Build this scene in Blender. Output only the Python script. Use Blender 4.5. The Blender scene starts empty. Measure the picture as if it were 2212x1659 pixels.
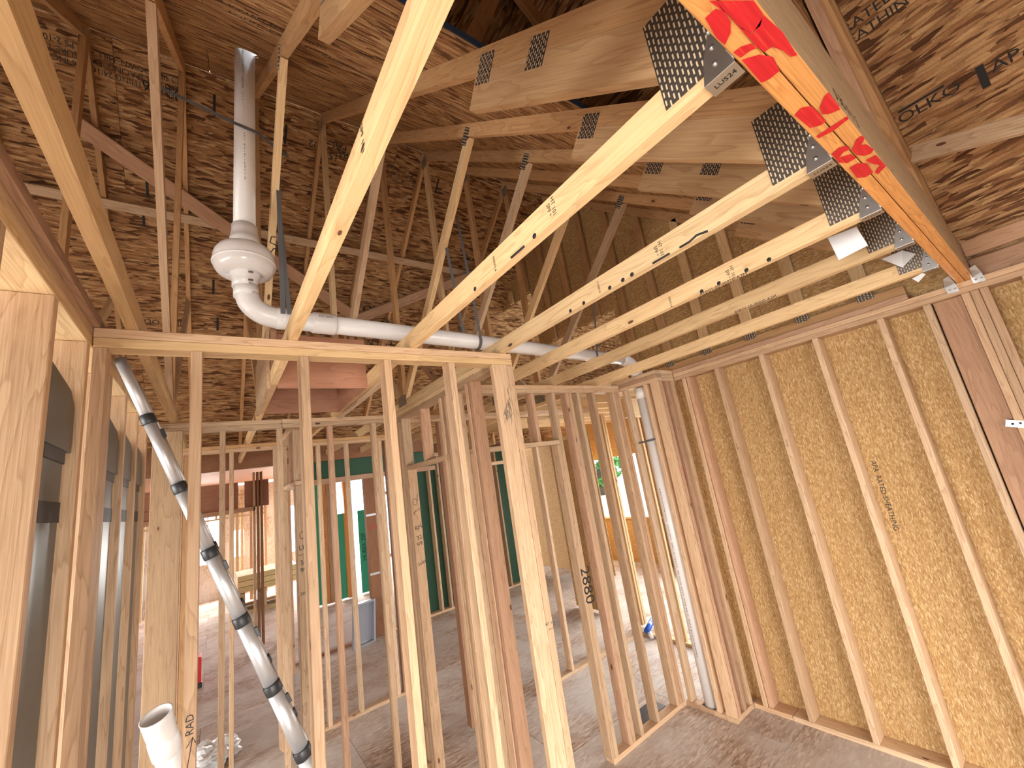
import bpy, bmesh, math, random
from mathutils import Vector, Matrix
random.seed(7)
SC = bpy.context.scene
C = SC.collection

# ------------------------------------------------------------------ camera
CAMZ = 2.315
FPX = 869.97
yaw, pitch, roll = (math.radians(a) for a in (37.304, 12.465, -8.825))
fwd = Vector((math.sin(yaw)*math.cos(pitch), math.cos(yaw)*math.cos(pitch), math.sin(pitch)))
rgt0 = Vector((math.cos(yaw), -math.sin(yaw), 0)); up0 = rgt0.cross(fwd)
rgt = math.cos(roll)*rgt0 + math.sin(roll)*up0
upv = -math.sin(roll)*rgt0 + math.cos(roll)*up0
cam_d = bpy.data.cameras.new('camera'); cam = bpy.data.objects.new('camera', cam_d); C.objects.link(cam)
cam_d.sensor_fit = 'HORIZONTAL'; cam_d.sensor_width = 36; cam_d.lens = 36*FPX/2212
cam_d.clip_start = .02; cam_d.clip_end = 300
M3 = Matrix((rgt, upv, -fwd)).transposed()
cam.matrix_world = Matrix.Translation((0, 0, CAMZ)) @ M3.to_4x4()
SC.camera = cam

# ------------------------------------------------------------------ world, lights, exposure
SC.view_settings.view_transform = 'Standard'; SC.view_settings.look = 'None'
SC.view_settings.gamma = 1; SC.view_settings.use_curve_mapping = False
SC.view_settings.exposure = 1.05
SC.cycles.max_bounces = 5; SC.cycles.diffuse_bounces = 4; SC.cycles.glossy_bounces = 2; SC.cycles.transmission_bounces = 1
SC.cycles.use_adaptive_sampling = True; SC.cycles.adaptive_threshold = .06; SC.cycles.adaptive_min_samples = 16
SC.cycles.caustics_reflective = False; SC.cycles.caustics_refractive = False
SC.cycles.sample_clamp_indirect = 6.0
SC.cycles.use_denoising = True
world = bpy.data.worlds.new('sky'); SC.world = world; world.use_nodes = True
bg = world.node_tree.nodes['Background']
bg.inputs['Color'].default_value = (.86, .93, 1, 1); bg.inputs['Strength'].default_value = 2.2

def window_light(name, loc, direction, sx, sy, power, col=(1, .97, .92), spread=180):
    l = bpy.data.lights.new(name, 'AREA'); l.shape = 'RECTANGLE'; l.size = sx; l.size_y = sy
    l.energy = power; l.color = col; l.spread = math.radians(spread)
    o = bpy.data.objects.new(name, l); C.objects.link(o); o.location = loc
    o.rotation_euler = Vector(direction).to_track_quat('-Z', 'Y').to_euler()
    return o
window_light('daylight_rear_door', (-.9, -2.96, 1.1), (.22, 1, -.30), 2.2, 1.9, 92, spread=110)
window_light('daylight_rear_window', (2.4, -2.98, 1.5), (0, 1, -.5), 1.8, 1.6, 26, spread=110)
window_light('daylight_side_window', (-4.24, 1.4, 1.45), (1, 0, -.35), 4.2, 2.0, 172, spread=120)
window_light('daylight_great_room', (0.6, 17.2, 2.2), (0, -1, -.5), 8, 2.4, 1500)
window_light('daylight_porch', (9.0, 5.0, 1.9), (-1, -.1, -.4), 5, 2.4, 380)

# ------------------------------------------------------------------ pixel -> place (a ray through the photo, cut with a plane)
def ray(u, v):
    return rgt*((u-1106)/FPX) - upv*((v-829.5)/FPX) + fwd
def PZ(u, v, z):
    d = ray(u, v); p = d*((z-CAMZ)/d.z); return Vector((p.x, p.y, z))
def PX(u, v, x):
    d = ray(u, v); p = d*(x/d.x); return Vector((x, p.y, p.z+CAMZ))
def PY(u, v, y):
    d = ray(u, v); p = d*(y/d.y); return Vector((p.x, y, p.z+CAMZ))

# ------------------------------------------------------------------ materials
def new_mat(name):
    m = bpy.data.materials.new(name); m.use_nodes = True
    nt = m.node_tree; b = nt.nodes['Principled BSDF']
    return m, nt, b
def N(nt, t, **kw):
    n = nt.nodes.new(t)
    for k, v in kw.items():
        if k in n.inputs: n.inputs[k].default_value = v
        else: setattr(n, k, v)
    return n
def ramp(nt, stops, interp='LINEAR'):
    n = nt.nodes.new('ShaderNodeValToRGB'); n.color_ramp.interpolation = interp
    e = n.color_ramp.elements
    while len(e) < len(stops): e.new(.5)
    for el, (p, c) in zip(e, stops): el.position = p; el.color = (*c, 1)
    return n
def mathn(nt, op, a=None, b=None, clamp=False):
    n = nt.nodes.new('ShaderNodeMath'); n.operation = op; n.use_clamp = clamp
    for i, x in enumerate((a, b)):
        if x is None: continue
        if isinstance(x, (int, float)): n.inputs[i].default_value = x
        else: nt.links.new(x, n.inputs[i])
    return n.outputs[0]
def mixc(nt, fac, a, b, mode='MIX'):
    n = nt.nodes.new('ShaderNodeMix'); n.data_type = 'RGBA'; n.blend_type = mode
    for s, x in ((n.inputs[0], fac), (n.inputs[6], a), (n.inputs[7], b)):
        if isinstance(x, (int, float)): s.default_value = x
        elif isinstance(x, tuple): s.default_value = (*x, 1)
        else: nt.links.new(x, s)
    return n.outputs[2]

def wood(name, light, mid, dark, knot=(.12, .055, .03), rough=.62, spread=.5, ring=1.0):
    """sawn softwood: grain runs along the board's local X"""
    m, nt, b = new_mat(name); L = nt.links.new
    tc = N(nt, 'ShaderNodeTexCoord'); oi = N(nt, 'ShaderNodeObjectInfo')
    off = N(nt, 'ShaderNodeVectorMath', operation='MULTIPLY_ADD')
    cmb = N(nt, 'ShaderNodeCombineXYZ')
    for i, k in enumerate((53.0, 17.0, 29.0)):
        L(mathn(nt, 'MULTIPLY', oi.outputs['Random'], k), cmb.inputs[i])
    L(tc.outputs['Object'], off.inputs[0]); off.inputs[1].default_value = (1, 1, 1); L(cmb.outputs[0], off.inputs[2])
    P = off.outputs[0]
    mp = N(nt, 'ShaderNodeMapping'); mp.inputs['Scale'].default_value = (.9, 9*ring, 9*ring); L(P, mp.inputs[0])
    n1 = N(nt, 'ShaderNodeTexNoise', Scale=1.0, Detail=3.0, Roughness=.55, Distortion=.35); L(mp.outputs[0], n1.inputs['Vector'])
    rings = mathn(nt, 'FRACT', mathn(nt, 'MULTIPLY', n1.outputs['Fac'], 11.0))
    rr = ramp(nt, [(0, (0, 0, 0)), (.72, (.38, .38, .38)), (.93, (1, 1, 1)), (1, (.15, .15, .15))]); L(rings, rr.inputs[0])
    mp2 = N(nt, 'ShaderNodeMapping'); mp2.inputs['Scale'].default_value = (5, 190, 190); L(P, mp2.inputs[0])
    n2 = N(nt, 'ShaderNodeTexNoise', Scale=1.0, Detail=2.0); L(mp2.outputs[0], n2.inputs['Vector'])
    n3 = N(nt, 'ShaderNodeTexNoise', Scale=1.3, Detail=2.0); L(P, n3.inputs['Vector'])
    # knots
    mk = N(nt, 'ShaderNodeMapping'); mk.inputs['Scale'].default_value = (3.2, 8, 8); L(P, mk.inputs[0])
    vk = N(nt, 'ShaderNodeTexVoronoi', Scale=1.0); L(mk.outputs[0], vk.inputs['Vector'])
    sp = N(nt, 'ShaderNodeSeparateColor'); L(vk.outputs['Color'], sp.inputs[0])
    kn = mathn(nt, 'LESS_THAN', vk.outputs['Distance'], mathn(nt, 'MULTIPLY', mathn(nt, 'GREATER_THAN', sp.outputs[0], .62), .075))
    halo = mathn(nt, 'MULTIPLY', mathn(nt, 'GREATER_THAN', sp.outputs[0], .62), mathn(nt, 'SUBTRACT', 1.0, mathn(nt, 'MULTIPLY', vk.outputs['Distance'], 4.0), clamp=True))
    base = mixc(nt, mathn(nt, 'MULTIPLY', oi.outputs['Random'], 1.0), light, mid)
    tone = mathn(nt, 'ADD', mathn(nt, 'MULTIPLY', rr.outputs[0], .46), mathn(nt, 'MULTIPLY', mathn(nt, 'SUBTRACT', n2.outputs['Fac'], .42), .95), clamp=True)
    col = mixc(nt, tone, base, dark)
    col = mixc(nt, mathn(nt, 'MULTIPLY', mathn(nt, 'SUBTRACT', n3.outputs['Fac'], .45, clamp=True), spread), col, mid)
    col = mixc(nt, mathn(nt, 'MULTIPLY', halo, .35, clamp=True), col, dark)
    col = mixc(nt, kn, col, knot)
    # board to board brightness
    hs = N(nt, 'ShaderNodeHueSaturation'); L(col, hs.inputs['Color'])
    L(mathn(nt, 'ADD', .82, mathn(nt, 'MULTIPLY', mathn(nt, 'FRACT', mathn(nt, 'MULTIPLY', oi.outputs['Random'], 7.31)), .34)), hs.inputs['Value'])
    L(hs.outputs[0], b.inputs['Base Color']); b.inputs['Roughness'].default_value = rough
    b.inputs['Specular IOR Level'].default_value = .25
    bp = N(nt, 'ShaderNodeBump', Strength=.16, Distance=.004); L(n2.outputs['Fac'], bp.inputs['Height']); L(bp.outputs[0], b.inputs['Normal'])
    return m

def osb(name, cols, scale=1.0, aspect=4.5, angles=(0, .28, -.34, .75, -.85), edge=.55, rough=.75, speck=0.0, grey=None, bump=.35):
    """strand board: five layers of long flat flakes at different angles; the flake with the highest draw lies on top"""
    m, nt, b = new_mat(name); L = nt.links.new
    tc = N(nt, 'ShaderNodeTexCoord'); oi = N(nt, 'ShaderNodeObjectInfo')
    sh = N(nt, 'ShaderNodeVectorMath', operation='MULTIPLY_ADD'); cm = N(nt, 'ShaderNodeCombineXYZ')
    L(mathn(nt, 'MULTIPLY', oi.outputs['Random'], 41.0), cm.inputs[0]); L(mathn(nt, 'MULTIPLY', oi.outputs['Random'], 23.0), cm.inputs[1])
    L(tc.outputs['Object'], sh.inputs[0]); sh.inputs[1].default_value = (1, 1, 0); L(cm.outputs[0], sh.inputs[2])
    wn = N(nt, 'ShaderNodeTexNoise', Scale=9.0*scale, Detail=1.0); L(sh.outputs[0], wn.inputs['Vector'])
    wadd = N(nt, 'ShaderNodeVectorMath', operation='MULTIPLY_ADD'); L(wn.outputs['Color'], wadd.inputs[0])
    wadd.inputs[1].default_value = (.014/scale,)*3; L(sh.outputs[0], wadd.inputs[2])
    best = None; bcol = None; bedge = None
    for i, a in enumerate(angles):
        mp = N(nt, 'ShaderNodeMapping'); mp.inputs['Rotation'].default_value = (0, 0, a)
        mp.inputs['Location'].default_value = (i*3.7, i*1.9, 0)
        mp.inputs['Scale'].default_value = (9*scale, 9*aspect*scale, 0)
        L(wadd.outputs[0], mp.inputs[0])
        v = N(nt, 'ShaderNodeTexVoronoi', Scale=1.0, Randomness=1.0); v.voronoi_dimensions = '2D'; L(mp.outputs[0], v.inputs['Vector'])
        s = N(nt, 'ShaderNodeSeparateColor'); L(v.outputs['Color'], s.inputs[0])
        draw = mathn(nt, 'SUBTRACT', s.outputs[0], mathn(nt, 'MULTIPLY', v.outputs['Distance'], .25))
        if best is None: best, bcol, bedge = draw, s.outputs[1], v.outputs['Distance']
        else:
            gt = mathn(nt, 'GREATER_THAN', draw, best)
            def sel(x, y):
                n = nt.nodes.new('ShaderNodeMix'); n.data_type = 'FLOAT'; L(gt, n.inputs[0]); L(x, n.inputs[2]); L(y, n.inputs[3]); return n.outputs[0]
            bcol = sel(bcol, s.outputs[1]); bedge = sel(bedge, v.outputs['Distance']); best = mathn(nt, 'MAXIMUM', draw, best)
    rp = ramp(nt, cols); L(bcol, rp.inputs[0])
    fib = N(nt, 'ShaderNodeTexNoise', Scale=120.0*scale, Detail=2.0); L(sh.outputs[0], fib.inputs['Vector'])
    dark = mathn(nt, 'MULTIPLY', mathn(nt, 'SUBTRACT', bedge, .30, clamp=True), edge*1.6, clamp=True)
    col = mixc(nt, dark, rp.outputs[0], tuple(c*.28 for c in cols[0][1]))
    col = mixc(nt, mathn(nt, 'MULTIPLY', mathn(nt, 'SUBTRACT', fib.outputs['Fac'], .4, clamp=True), .7), col, tuple(c*.6 for c in cols[0][1]))
    if speck:
        ns = N(nt, 'ShaderNodeTexNoise', Scale=75*scale, Detail=1.0); L(sh.outputs[0], ns.inputs['Vector'])
        col = mixc(nt, mathn(nt, 'MULTIPLY', mathn(nt, 'GREATER_THAN', ns.outputs['Fac'], .66), speck), col, (.05, .028, .012))
    if grey:
        gn = N(nt, 'ShaderNodeTexNoise', Scale=1.1, Detail=4.0, Roughness=.6); L(sh.outputs[0], gn.inputs['Vector'])
        gr = ramp(nt, [(.38, (0, 0, 0)), (.58, (1, 1, 1))]); L(gn.outputs['Fac'], gr.inputs[0])
        col = mixc(nt, mathn(nt, 'MULTIPLY', gr.outputs[0], .72), col, grey)
    L(col, b.inputs['Base Color']); b.inputs['Roughness'].default_value = rough; b.inputs['Specular IOR Level'].default_value = .2
    bp = N(nt, 'ShaderNodeBump', Strength=bump, Distance=.003); L(best, bp.inputs['Height']); L(bp.outputs[0], b.inputs['Normal'])
    return m

def plain(name, col, rough=.5, metal=0.0, noise=0.0, nscale=20, spec=.5, emit=0):
    m, nt, b = new_mat(name)
    b.inputs['Roughness'].default_value = rough; b.inputs['Metallic'].default_value = metal
    b.inputs['Specular IOR Level'].default_value = spec
    if noise:
        tc = N(nt, 'ShaderNodeTexCoord'); n = N(nt, 'ShaderNodeTexNoise', Scale=float(nscale), Detail=3.0)
        nt.links.new(tc.outputs['Object'], n.inputs['Vector'])
        c = mixc(nt, n.outputs['Fac'], tuple(x*(1-noise) for x in col), tuple(min(1, x*(1+noise)) for x in col))
        nt.links.new(c, b.inputs['Base Color'])
    else: b.inputs['Base Color'].default_value = (*col, 1)
    return m

STUD = wood('stud_pine', (.64, .46, .30), (.54, .35, .21), (.31, .17, .085))
STUDR = wood('stud_fir_reddish', (.54, .34, .22), (.48, .28, .17), (.28, .14, .075))
JOIST = wood('truss_spruce', (.76, .55, .31), (.70, .47, .24), (.44, .26, .12), ring=.8)
TOPC = wood('truss_top_chord', (.62, .38, .19), (.54, .31, .14), (.32, .15, .06), ring=.8)
SLID = wood('wide_fir', (.62, .42, .23), (.55, .34, .17), (.36, .19, .09), ring=.6)
BEAM = wood('glossy_fir_beam', (.72, .36, .12), (.66, .29, .08), (.34, .11, .03), ring=1.6, rough=.4)
SIDE = wood('tan_brown_fir', (.42, .29, .17), (.36, .24, .14), (.22, .13, .07))  # tan-brown wood, less orange than the beam's underside
PLYW = wood('brown_plywood', (.46, .23, .14), (.42, .20, .12), (.28, .12, .07), ring=.5)
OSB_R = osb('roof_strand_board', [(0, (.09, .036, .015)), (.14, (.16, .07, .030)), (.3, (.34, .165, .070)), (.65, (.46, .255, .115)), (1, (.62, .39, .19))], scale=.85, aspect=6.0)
OSB_W = osb('wall_strand_board', [(0, (.38, .21, .08)), (.35, (.49, .295, .12)), (.75, (.58, .375, .17)), (1, (.72, .52, .28))], scale=4.2, aspect=4.2, edge=.4, speck=.5, bump=.25, angles=(0, .6, -.6, 1.2, -1.2))
OSB_F = osb('floor_strand_board', [(0, (.30, .19, .13)), (.4, (.46, .33, .25)), (.8, (.56, .43, .34)), (1, (.68, .58, .49))], scale=1.5, aspect=4.5, edge=.3, grey=(.60, .56, .52), bump=.2)
PVC = plain('white_pvc', (.80, .77, .75), .32, noise=.05, nscale=30)
FANP = plain('fan_white_plastic', (.80, .76, .74), .18)
RUBBER = plain('black_rubber', (.02, .02, .022), .5)
CLAMP = plain('dark_clamp_band', (.07, .05, .04), .35, .7)
STEEL = plain('clamp_steel', (.35, .33, .31), .3, 1.0)
GALV = plain('galvanised_steel', (.55, .55, .54), .32, .95, noise=.25, nscale=14)
PLATE = plain('dark_truss_plate', (.17, .145, .125), .42, .8, noise=.2, nscale=30)
SLOT = plain('plate_tooth_slot', (.60, .47, .32), .6)
STRAP = plain('grey_plastic_strap', (.13, .13, .135), .55)
ALU = plain('brushed_aluminium', (.55, .56, .58), .46, .7, noise=.08, nscale=60)
BLACKP = plain('black_plastic', (.018, .018, .02), .45)
DUCT = plain('dull_duct_metal', (.16, .165, .155), .42, .6, noise=.35, nscale=3)
RED, _nt, _b = new_mat('red_spray_paint'); _tc = N(_nt, 'ShaderNodeTexCoord'); _mp = N(_nt, 'ShaderNodeMapping'); _mp.inputs['Scale'].default_value = (6, 160, 1)
_nt.links.new(_tc.outputs['Object'], _mp.inputs[0]); _no = N(_nt, 'ShaderNodeTexNoise', Scale=1.0, Detail=3.0); _nt.links.new(_mp.outputs[0], _no.inputs['Vector'])
_r = ramp(_nt, [(.3, (.50, .004, .012)), (.6, (.62, .012, .018)), (.78, (.66, .12, .04))]); _nt.links.new(_no.outputs['Fac'], _r.inputs[0]); _nt.links.new(_r.outputs[0], _b.inputs['Base Color']); _b.inputs['Roughness'].default_value = .6
BLKP = plain('black_ink', (.012, .011, .011), .7)
REDINK = plain('red_ink', (.45, .03, .03), .7)
SMUT = plain('dark_smut', (.13, .105, .08), .8)
PAPER = plain('white_paper', (.82, .82, .84), .7)
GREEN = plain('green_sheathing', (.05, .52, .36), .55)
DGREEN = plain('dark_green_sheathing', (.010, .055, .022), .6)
TOTE = plain('grey_tote_plastic', (.27, .27, .30), .4)
POLY = plain('plastic_film', (.75, .77, .78), .25)
BLUE = plain('blue_plastic', (.01, .10, .50), .3)
LVLM = wood('laminated_veneer', (.30, .14, .07), (.25, .11, .05), (.14, .055, .025), ring=2)
LEAF = plain('leaf_green', (.10, .26, .06), .6, noise=.5, nscale=4)
BARK = plain('bark_brown', (.10, .07, .05), .8)
GRASS = plain('pale_dry_ground', (.62, .62, .58), .9, noise=.15, nscale=3)
GLASS = plain('window_frame_white', (.8, .8, .8), .4)
DARKF = plain('bluish_felt_edge', (.008, .02, .05), .8)

# ------------------------------------------------------------------ building helpers
def link(o): C.objects.link(o); return o
def tag(o, label, cat, group=None):
    o['label'] = label; o['category'] = cat
    if group: o['group'] = group
    return o
def thing(name, label, cat, loc=(0, 0, 0), group=None):
    o = bpy.data.objects.new(name, None); o.empty_display_size = .1; link(o); o.location = loc
    return tag(o, label, cat, group)
def struct(name, loc=(0, 0, 0)):
    o = bpy.data.objects.new(name, None); o.empty_display_size = .1; link(o); o.location = loc; o['kind'] = 'structure'
    return o
def put(name, me, mat, parent=None, mw=Matrix()):
    if mat and not me.materials: me.materials.append(mat)
    o = bpy.data.objects.new(name, me); link(o)
    if parent is not None:
        o.parent = parent
        base = Matrix.Translation(parent.location) if parent.type == 'EMPTY' else parent.matrix_world_stash if hasattr(parent, 'matrix_world_stash') else PWM[parent.name]
        o.matrix_basis = base.inverted() @ mw
    else: o.matrix_basis = mw
    PWM[o.name] = mw.copy()
    return o
PWM = {}
_cache = {}
def box_mesh(l, w, t, ch, mat):
    k = (round(l, 3), round(w, 4), round(t, 4), ch, mat.name)
    if k in _cache: return _cache[k]
    bm = bmesh.new(); bmesh.ops.create_cube(bm, size=1)
    for v in bm.verts: v.co = Vector((v.co.x*l, v.co.y*w, v.co.z*t))
    if ch: bmesh.ops.bevel(bm, geom=bm.edges[:], offset=ch, segments=1, affect='EDGES')
    me = bpy.data.meshes.new('board'); bm.to_mesh(me); bm.free()
    me.materials.append(mat); _cache[k] = me
    return me
def frame(ax, ay):
    ax = Vector(ax).normalized(); ay = Vector(ay); ay = (ay - ax*ay.dot(ax)).normalized(); az = ax.cross(ay)
    return Matrix((ax, ay, az)).transposed().to_4x4()
def board(name, p0, p1, w, t, wdir, mat, parent=None, ch=.0025):
    """a stick from p0 to p1: w across along wdir, t thick"""
    p0, p1 = Vector(p0), Vector(p1); d = p1-p0
    return put(name, box_mesh(d.length, w, t, ch, mat), mat, parent, Matrix.Translation((p0+p1)/2) @ frame(d, wdir))
def bx(name, x0, x1, y0, y1, z0, z1, mat, parent=None, ch=.0025):
    s = Vector((x1-x0, y1-y0, z1-z0)); c = Vector(((x0+x1)/2, (y0+y1)/2, (z0+z1)/2))
    i = max(range(3), key=lambda k: s[k]); r = [k for k in range(3) if k != i]
    if s[r[0]] < s[r[1]]: r = r[::-1]
    e = [Vector((1, 0, 0)), Vector((0, 1, 0)), Vector((0, 0, 1))]
    return put(name, box_mesh(s[i], s[r[0]], s[r[1]], ch, mat), mat, parent, Matrix.Translation(c) @ frame(e[i], e[r[0]]))
def slab(name, pts, nrm_th, mat, parent=None, xdir=None, holes=None):
    """flat polygon (3-D points, in one plane) with thickness vector nrm_th; local X along xdir"""
    pts = [Vector(p) for p in pts]; o = pts[0]; th = Vector(nrm_th)
    ax = Vector(xdir) if xdir is not None else pts[1]-pts[0]
    n = th.normalized(); ay = n.cross(ax)
    Mx = Matrix.Translation(o) @ frame(ax, ay); Mi = Mx.inverted()
    bm = bmesh.new()
    a = [bm.verts.new(Mi @ p) for p in pts]; b2 = [bm.verts.new(Mi @ (p+th)) for p in pts]; k = len(pts)
    bm.faces.new(a); bm.faces.new(b2[::-1])
    for i in range(k): bm.faces.new((a[i], b2[i], b2[(i+1) % k], a[(i+1) % k])[::-1])
    bmesh.ops.recalc_face_normals(bm, faces=bm.faces[:])
    me = bpy.data.meshes.new(name); bm.to_mesh(me); bm.free()
    return put(name, me, mat, parent, Mx)
def tube_mesh(pts, rads, seg=24, caps=True, closed_profile=None):
    """swept round section through 3-D points"""
    bm = bmesh.new(); rings = []
    pts = [Vector(p) for p in pts]; n = len(pts); ref = None
    for i, p in enumerate(pts):
        d = (pts[min(i+1, n-1)]-pts[max(i-1, 0)]).normalized()
        if ref is None:
            ref = Vector((0, 0, 1)) if abs(d.z) < .9 else Vector((1, 0, 0))
        a = (ref - d*ref.dot(d)).normalized(); ref = a; b = d.cross(a)
        r = rads[i] if isinstance(rads, (list, tuple)) else rads
        rings.append([bm.verts.new(p + (a*math.cos(2*math.pi*j/seg) + b*math.sin(2*math.pi*j/seg))*r) for j in range(seg)])
    for i in range(n-1):
        for j in range(seg):
            f = bm.faces.new((rings[i][j], rings[i][(j+1) % seg], rings[i+1][(j+1) % seg], rings[i+1][j])); f.smooth = True
    if caps:
        bm.faces.new(rings[0][::-1]); bm.faces.new(rings[-1])
    bmesh.ops.recalc_face_normals(bm, faces=bm.faces[:])
    me = bpy.data.meshes.new('tube'); bm.to_mesh(me); bm.free()
    return me
def tube(name, pts, rads, mat, parent=None, seg=24, caps=True):
    return put(name, tube_mesh(pts, rads, seg, caps), mat, parent)
def lathe(name, prof, base, axis, mat, parent=None, seg=40):
    """prof: (r, h) pairs along axis from base"""
    axis = Vector(axis).normalized()
    return tube(name, [Vector(base)+axis*h for r, h in prof], [max(r, .0005) for r, h in prof], mat, parent, seg)
def text(name, s, origin, xdir, ydir, size, mat, parent=None, wide=1.0):
    """print lying on a surface: xdir = reading direction, ydir = up of the letters"""
    cu = bpy.data.curves.new('print', 'FONT'); cu.body = s; cu.size = size; cu.align_x = 'CENTER'; cu.align_y = 'CENTER'; cu.resolution_u = 2
    tmp = bpy.data.objects.new('tmp', cu); me = bpy.data.meshes.new_from_object(tmp)
    bpy.data.objects.remove(tmp); bpy.data.curves.remove(cu)
    me.materials.clear()
    for v in me.vertices: v.co.x *= wide
    return put(name, me, mat, parent, Matrix.Translation(Vector(origin)) @ frame(xdir, ydir))
def decal(name, pts, off, mat, parent=None):
    pts = [Vector(p)+Vector(off) for p in pts]
    me = bpy.data.meshes.new(name); me.from_pydata([p for p in pts], [], [list(range(len(pts)))]); me.update()
    return put(name, me, mat, parent)

T = .038
# ------------------------------------------------------------------ roof planes
PITCH = .835; RIDGE_Y = 3.73
def zn(y): return 3.195 + PITCH*y                  # underside of the deck on the near slope
RIDGE_Z = zn(RIDGE_Y)
def zf(y): return RIDGE_Z - PITCH*(y-RIDGE_Y)       # far slope
def zm(x): return 3.36 + PITCH*(4.0-x)              # slope over the camera, falling to the right wall

# ------------------------------------------------------------------ floor
floor = struct('floor')
fx0, fx1, fy0, fy1 = -5, 9.2, -4.2, 17
j = 0; y = fy0
while y < fy1-.01:
    x = fx0 - (1.22 if j % 2 else 0)
    while x < fx1:
        xa, xb = max(x, fx0), min(x+2.44, fx1)
        if xb-xa > .05: bx('subfloor_panel', xa+.002, xb-.002, y+.002, min(y+1.22, fy1)-.002, -.02, 0, OSB_F, floor, 0)
        x += 2.44
    y += 1.22; j += 1
bx('joist_layer', fx0, fx1, fy0, fy1, -.25, -.03, LVLM, floor, 0)
grd = struct('ground'); bx('earth', -60, 60, -60, 60, -.9, -.6, GRASS, grd, 0)

# ------------------------------------------------------------------ roof deck
ceil = struct('ceiling')
sl = math.hypot(1, PITCH); nn = Vector((0, -PITCH, 1)).normalized()*.012; nf = Vector((0, PITCH, 1)).normalized()*.012
def deck_near(y0, y1, x0, x1):
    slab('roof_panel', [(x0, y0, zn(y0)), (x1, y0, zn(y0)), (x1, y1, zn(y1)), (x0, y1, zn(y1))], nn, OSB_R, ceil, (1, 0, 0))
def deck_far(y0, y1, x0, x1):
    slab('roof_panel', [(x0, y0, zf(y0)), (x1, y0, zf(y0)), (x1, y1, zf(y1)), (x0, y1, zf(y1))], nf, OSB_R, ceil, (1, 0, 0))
dy = 1.22/sl; g = .0015
y = 1.015; j = 0
while y < RIDGE_Y-.01:
    y2 = min(y+dy, RIDGE_Y); x = -4.6 + (1.22 if j % 2 else 0) - .35
    while x < 4.1:
        deck_near(y+g, y2-g, max(x, -4.6)+g, min(x+2.44, 4.1)-g); x += 2.44
    y = y2; j += 1
y = RIDGE_Y; j = 0
while y < 7.4:
    y2 = min(y+dy, 7.45); x = -4.6 + (1.22 if j % 2 else 0) - 1.0
    while x < 7.8:
        xr = min(x+2.44, 7.8)
        if xr-max(x, -4.6) > .05: deck_far(y+g, y2-g, max(x, -4.6)+g, xr-g)
        x += 2.44
    y = y2; j += 1
slab('felt_edge', [(-4.6, 1.006, zn(1.006)+.004), (3.2, 1.006, zn(1.006)+.004), (3.2, 1.013, zn(1.013)+.004), (-4.6, 1.013, zn(1.013)+.004)], nn*1.6, DARKF, ceil, (1, 0, 0))

def skin(name, pts, off, par): slab(name, [Vector(p)+Vector(off) for p in pts], Vector(off)*.2, DARKF2, par)
DARKF2 = plain('black_light_block', (.012, .012, .014), .9)  # unseen black backing, added to keep sky light out of the panel gaps
skin('roof_light_block', [(-4.7, 1.02, zn(1.02)), (4.1, 1.02, zn(1.02)), (4.1, 3.73, zn(3.73)), (-4.7, 3.73, zn(3.73))], nn*1.3, ceil)
skin('roof_light_block', [(-4.7, 3.73, zf(3.73)), (7.8, 3.73, zf(3.73)), (7.8, 7.45, zf(7.45)), (-4.7, 7.45, zf(7.45))], nf*1.3, ceil)
def cut_round(objs, centre, r):
    bm = bmesh.new(); bmesh.ops.create_cone(bm, cap_ends=True, segments=32, radius1=r, radius2=r, depth=.8, matrix=Matrix.Translation(centre))
    me = bpy.data.meshes.new('cut'); bm.to_mesh(me); bm.free(); co = bpy.data.objects.new('cut', me); C.objects.link(co)
    for o in objs:
        md = o.modifiers.new('hole', 'BOOLEAN'); md.operation = 'DIFFERENCE'; md.object = co; md.solver = 'EXACT'
    bpy.context.view_layer.update(); dg = bpy.context.evaluated_depsgraph_get()
    for o in objs:
        nm = bpy.data.meshes.new_from_object(o.evaluated_get(dg)); o.modifiers.clear(); o.data = nm
    bpy.data.objects.remove(co); bpy.data.meshes.remove(me)
bpy.context.view_layer.update()
_hit = []
for o in ceil.children:
    bb = [o.matrix_world @ Vector(c) for c in o.bound_box]
    if min(p.x for p in bb) < .23 and max(p.x for p in bb) > .06 and min(p.y for p in bb) < 2.62 and max(p.y for p in bb) > 2.47: _hit.append(o)
cut_round(_hit, (.150, 2.548, zn(2.548)), .068)
main = struct('ceiling_main')
def deck_main(y0, y1, x0, x1):
    n = Vector((PITCH, 0, 1)).normalized()*.012
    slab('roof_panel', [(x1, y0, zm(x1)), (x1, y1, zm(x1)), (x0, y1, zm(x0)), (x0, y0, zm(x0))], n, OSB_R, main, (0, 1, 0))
dx = 1.22/sl; x = 4.30; j = 0
while x > -.6:
    x2 = x-dx; y = -4.4 + (1.22 if j % 2 else 0) - 1.22
    while y < .14:
        if min(y+2.44, .142)-max(y, -4.4) > .04: deck_main(max(y, -4.4)+g, min(y+2.44, .1435), x2+g, x-g)
        y += 2.44
    x = x2; j += 1
_n = Vector((PITCH, 0, 1)).normalized()*.012
skin('roof_light_block', [(4.3, -4.4, zm(4.3)), (4.3, .30, zm(4.3)), (-.75, .30, zm(-.75)), (-.75, -4.4, zm(-.75))], _n*1.3, main)  # backing added above the main slope to seal out sky light
slab('roof_panel', [(-.75, .145, zm(-.75)), (2.95, .145, zm(2.95)), (2.95, 1.12, zm(2.95)), (2.0, 2.19, zm(2.0)), (-.75, 2.19, zm(-.75))], _n, OSB_R, main, (0, 1, 0))
RX = -.75; RZ = zm(RX)
slab('roof_panel', [(RX, -4.4, RZ), (RX, 2.2, RZ), (-3.45, 2.2, RZ-2.7*PITCH), (-4.70, .98, RZ-3.95*PITCH), (-4.70, -4.4, RZ-3.95*PITCH)], (0, 0, .012), OSB_R, main, (0, 1, 0))
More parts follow.
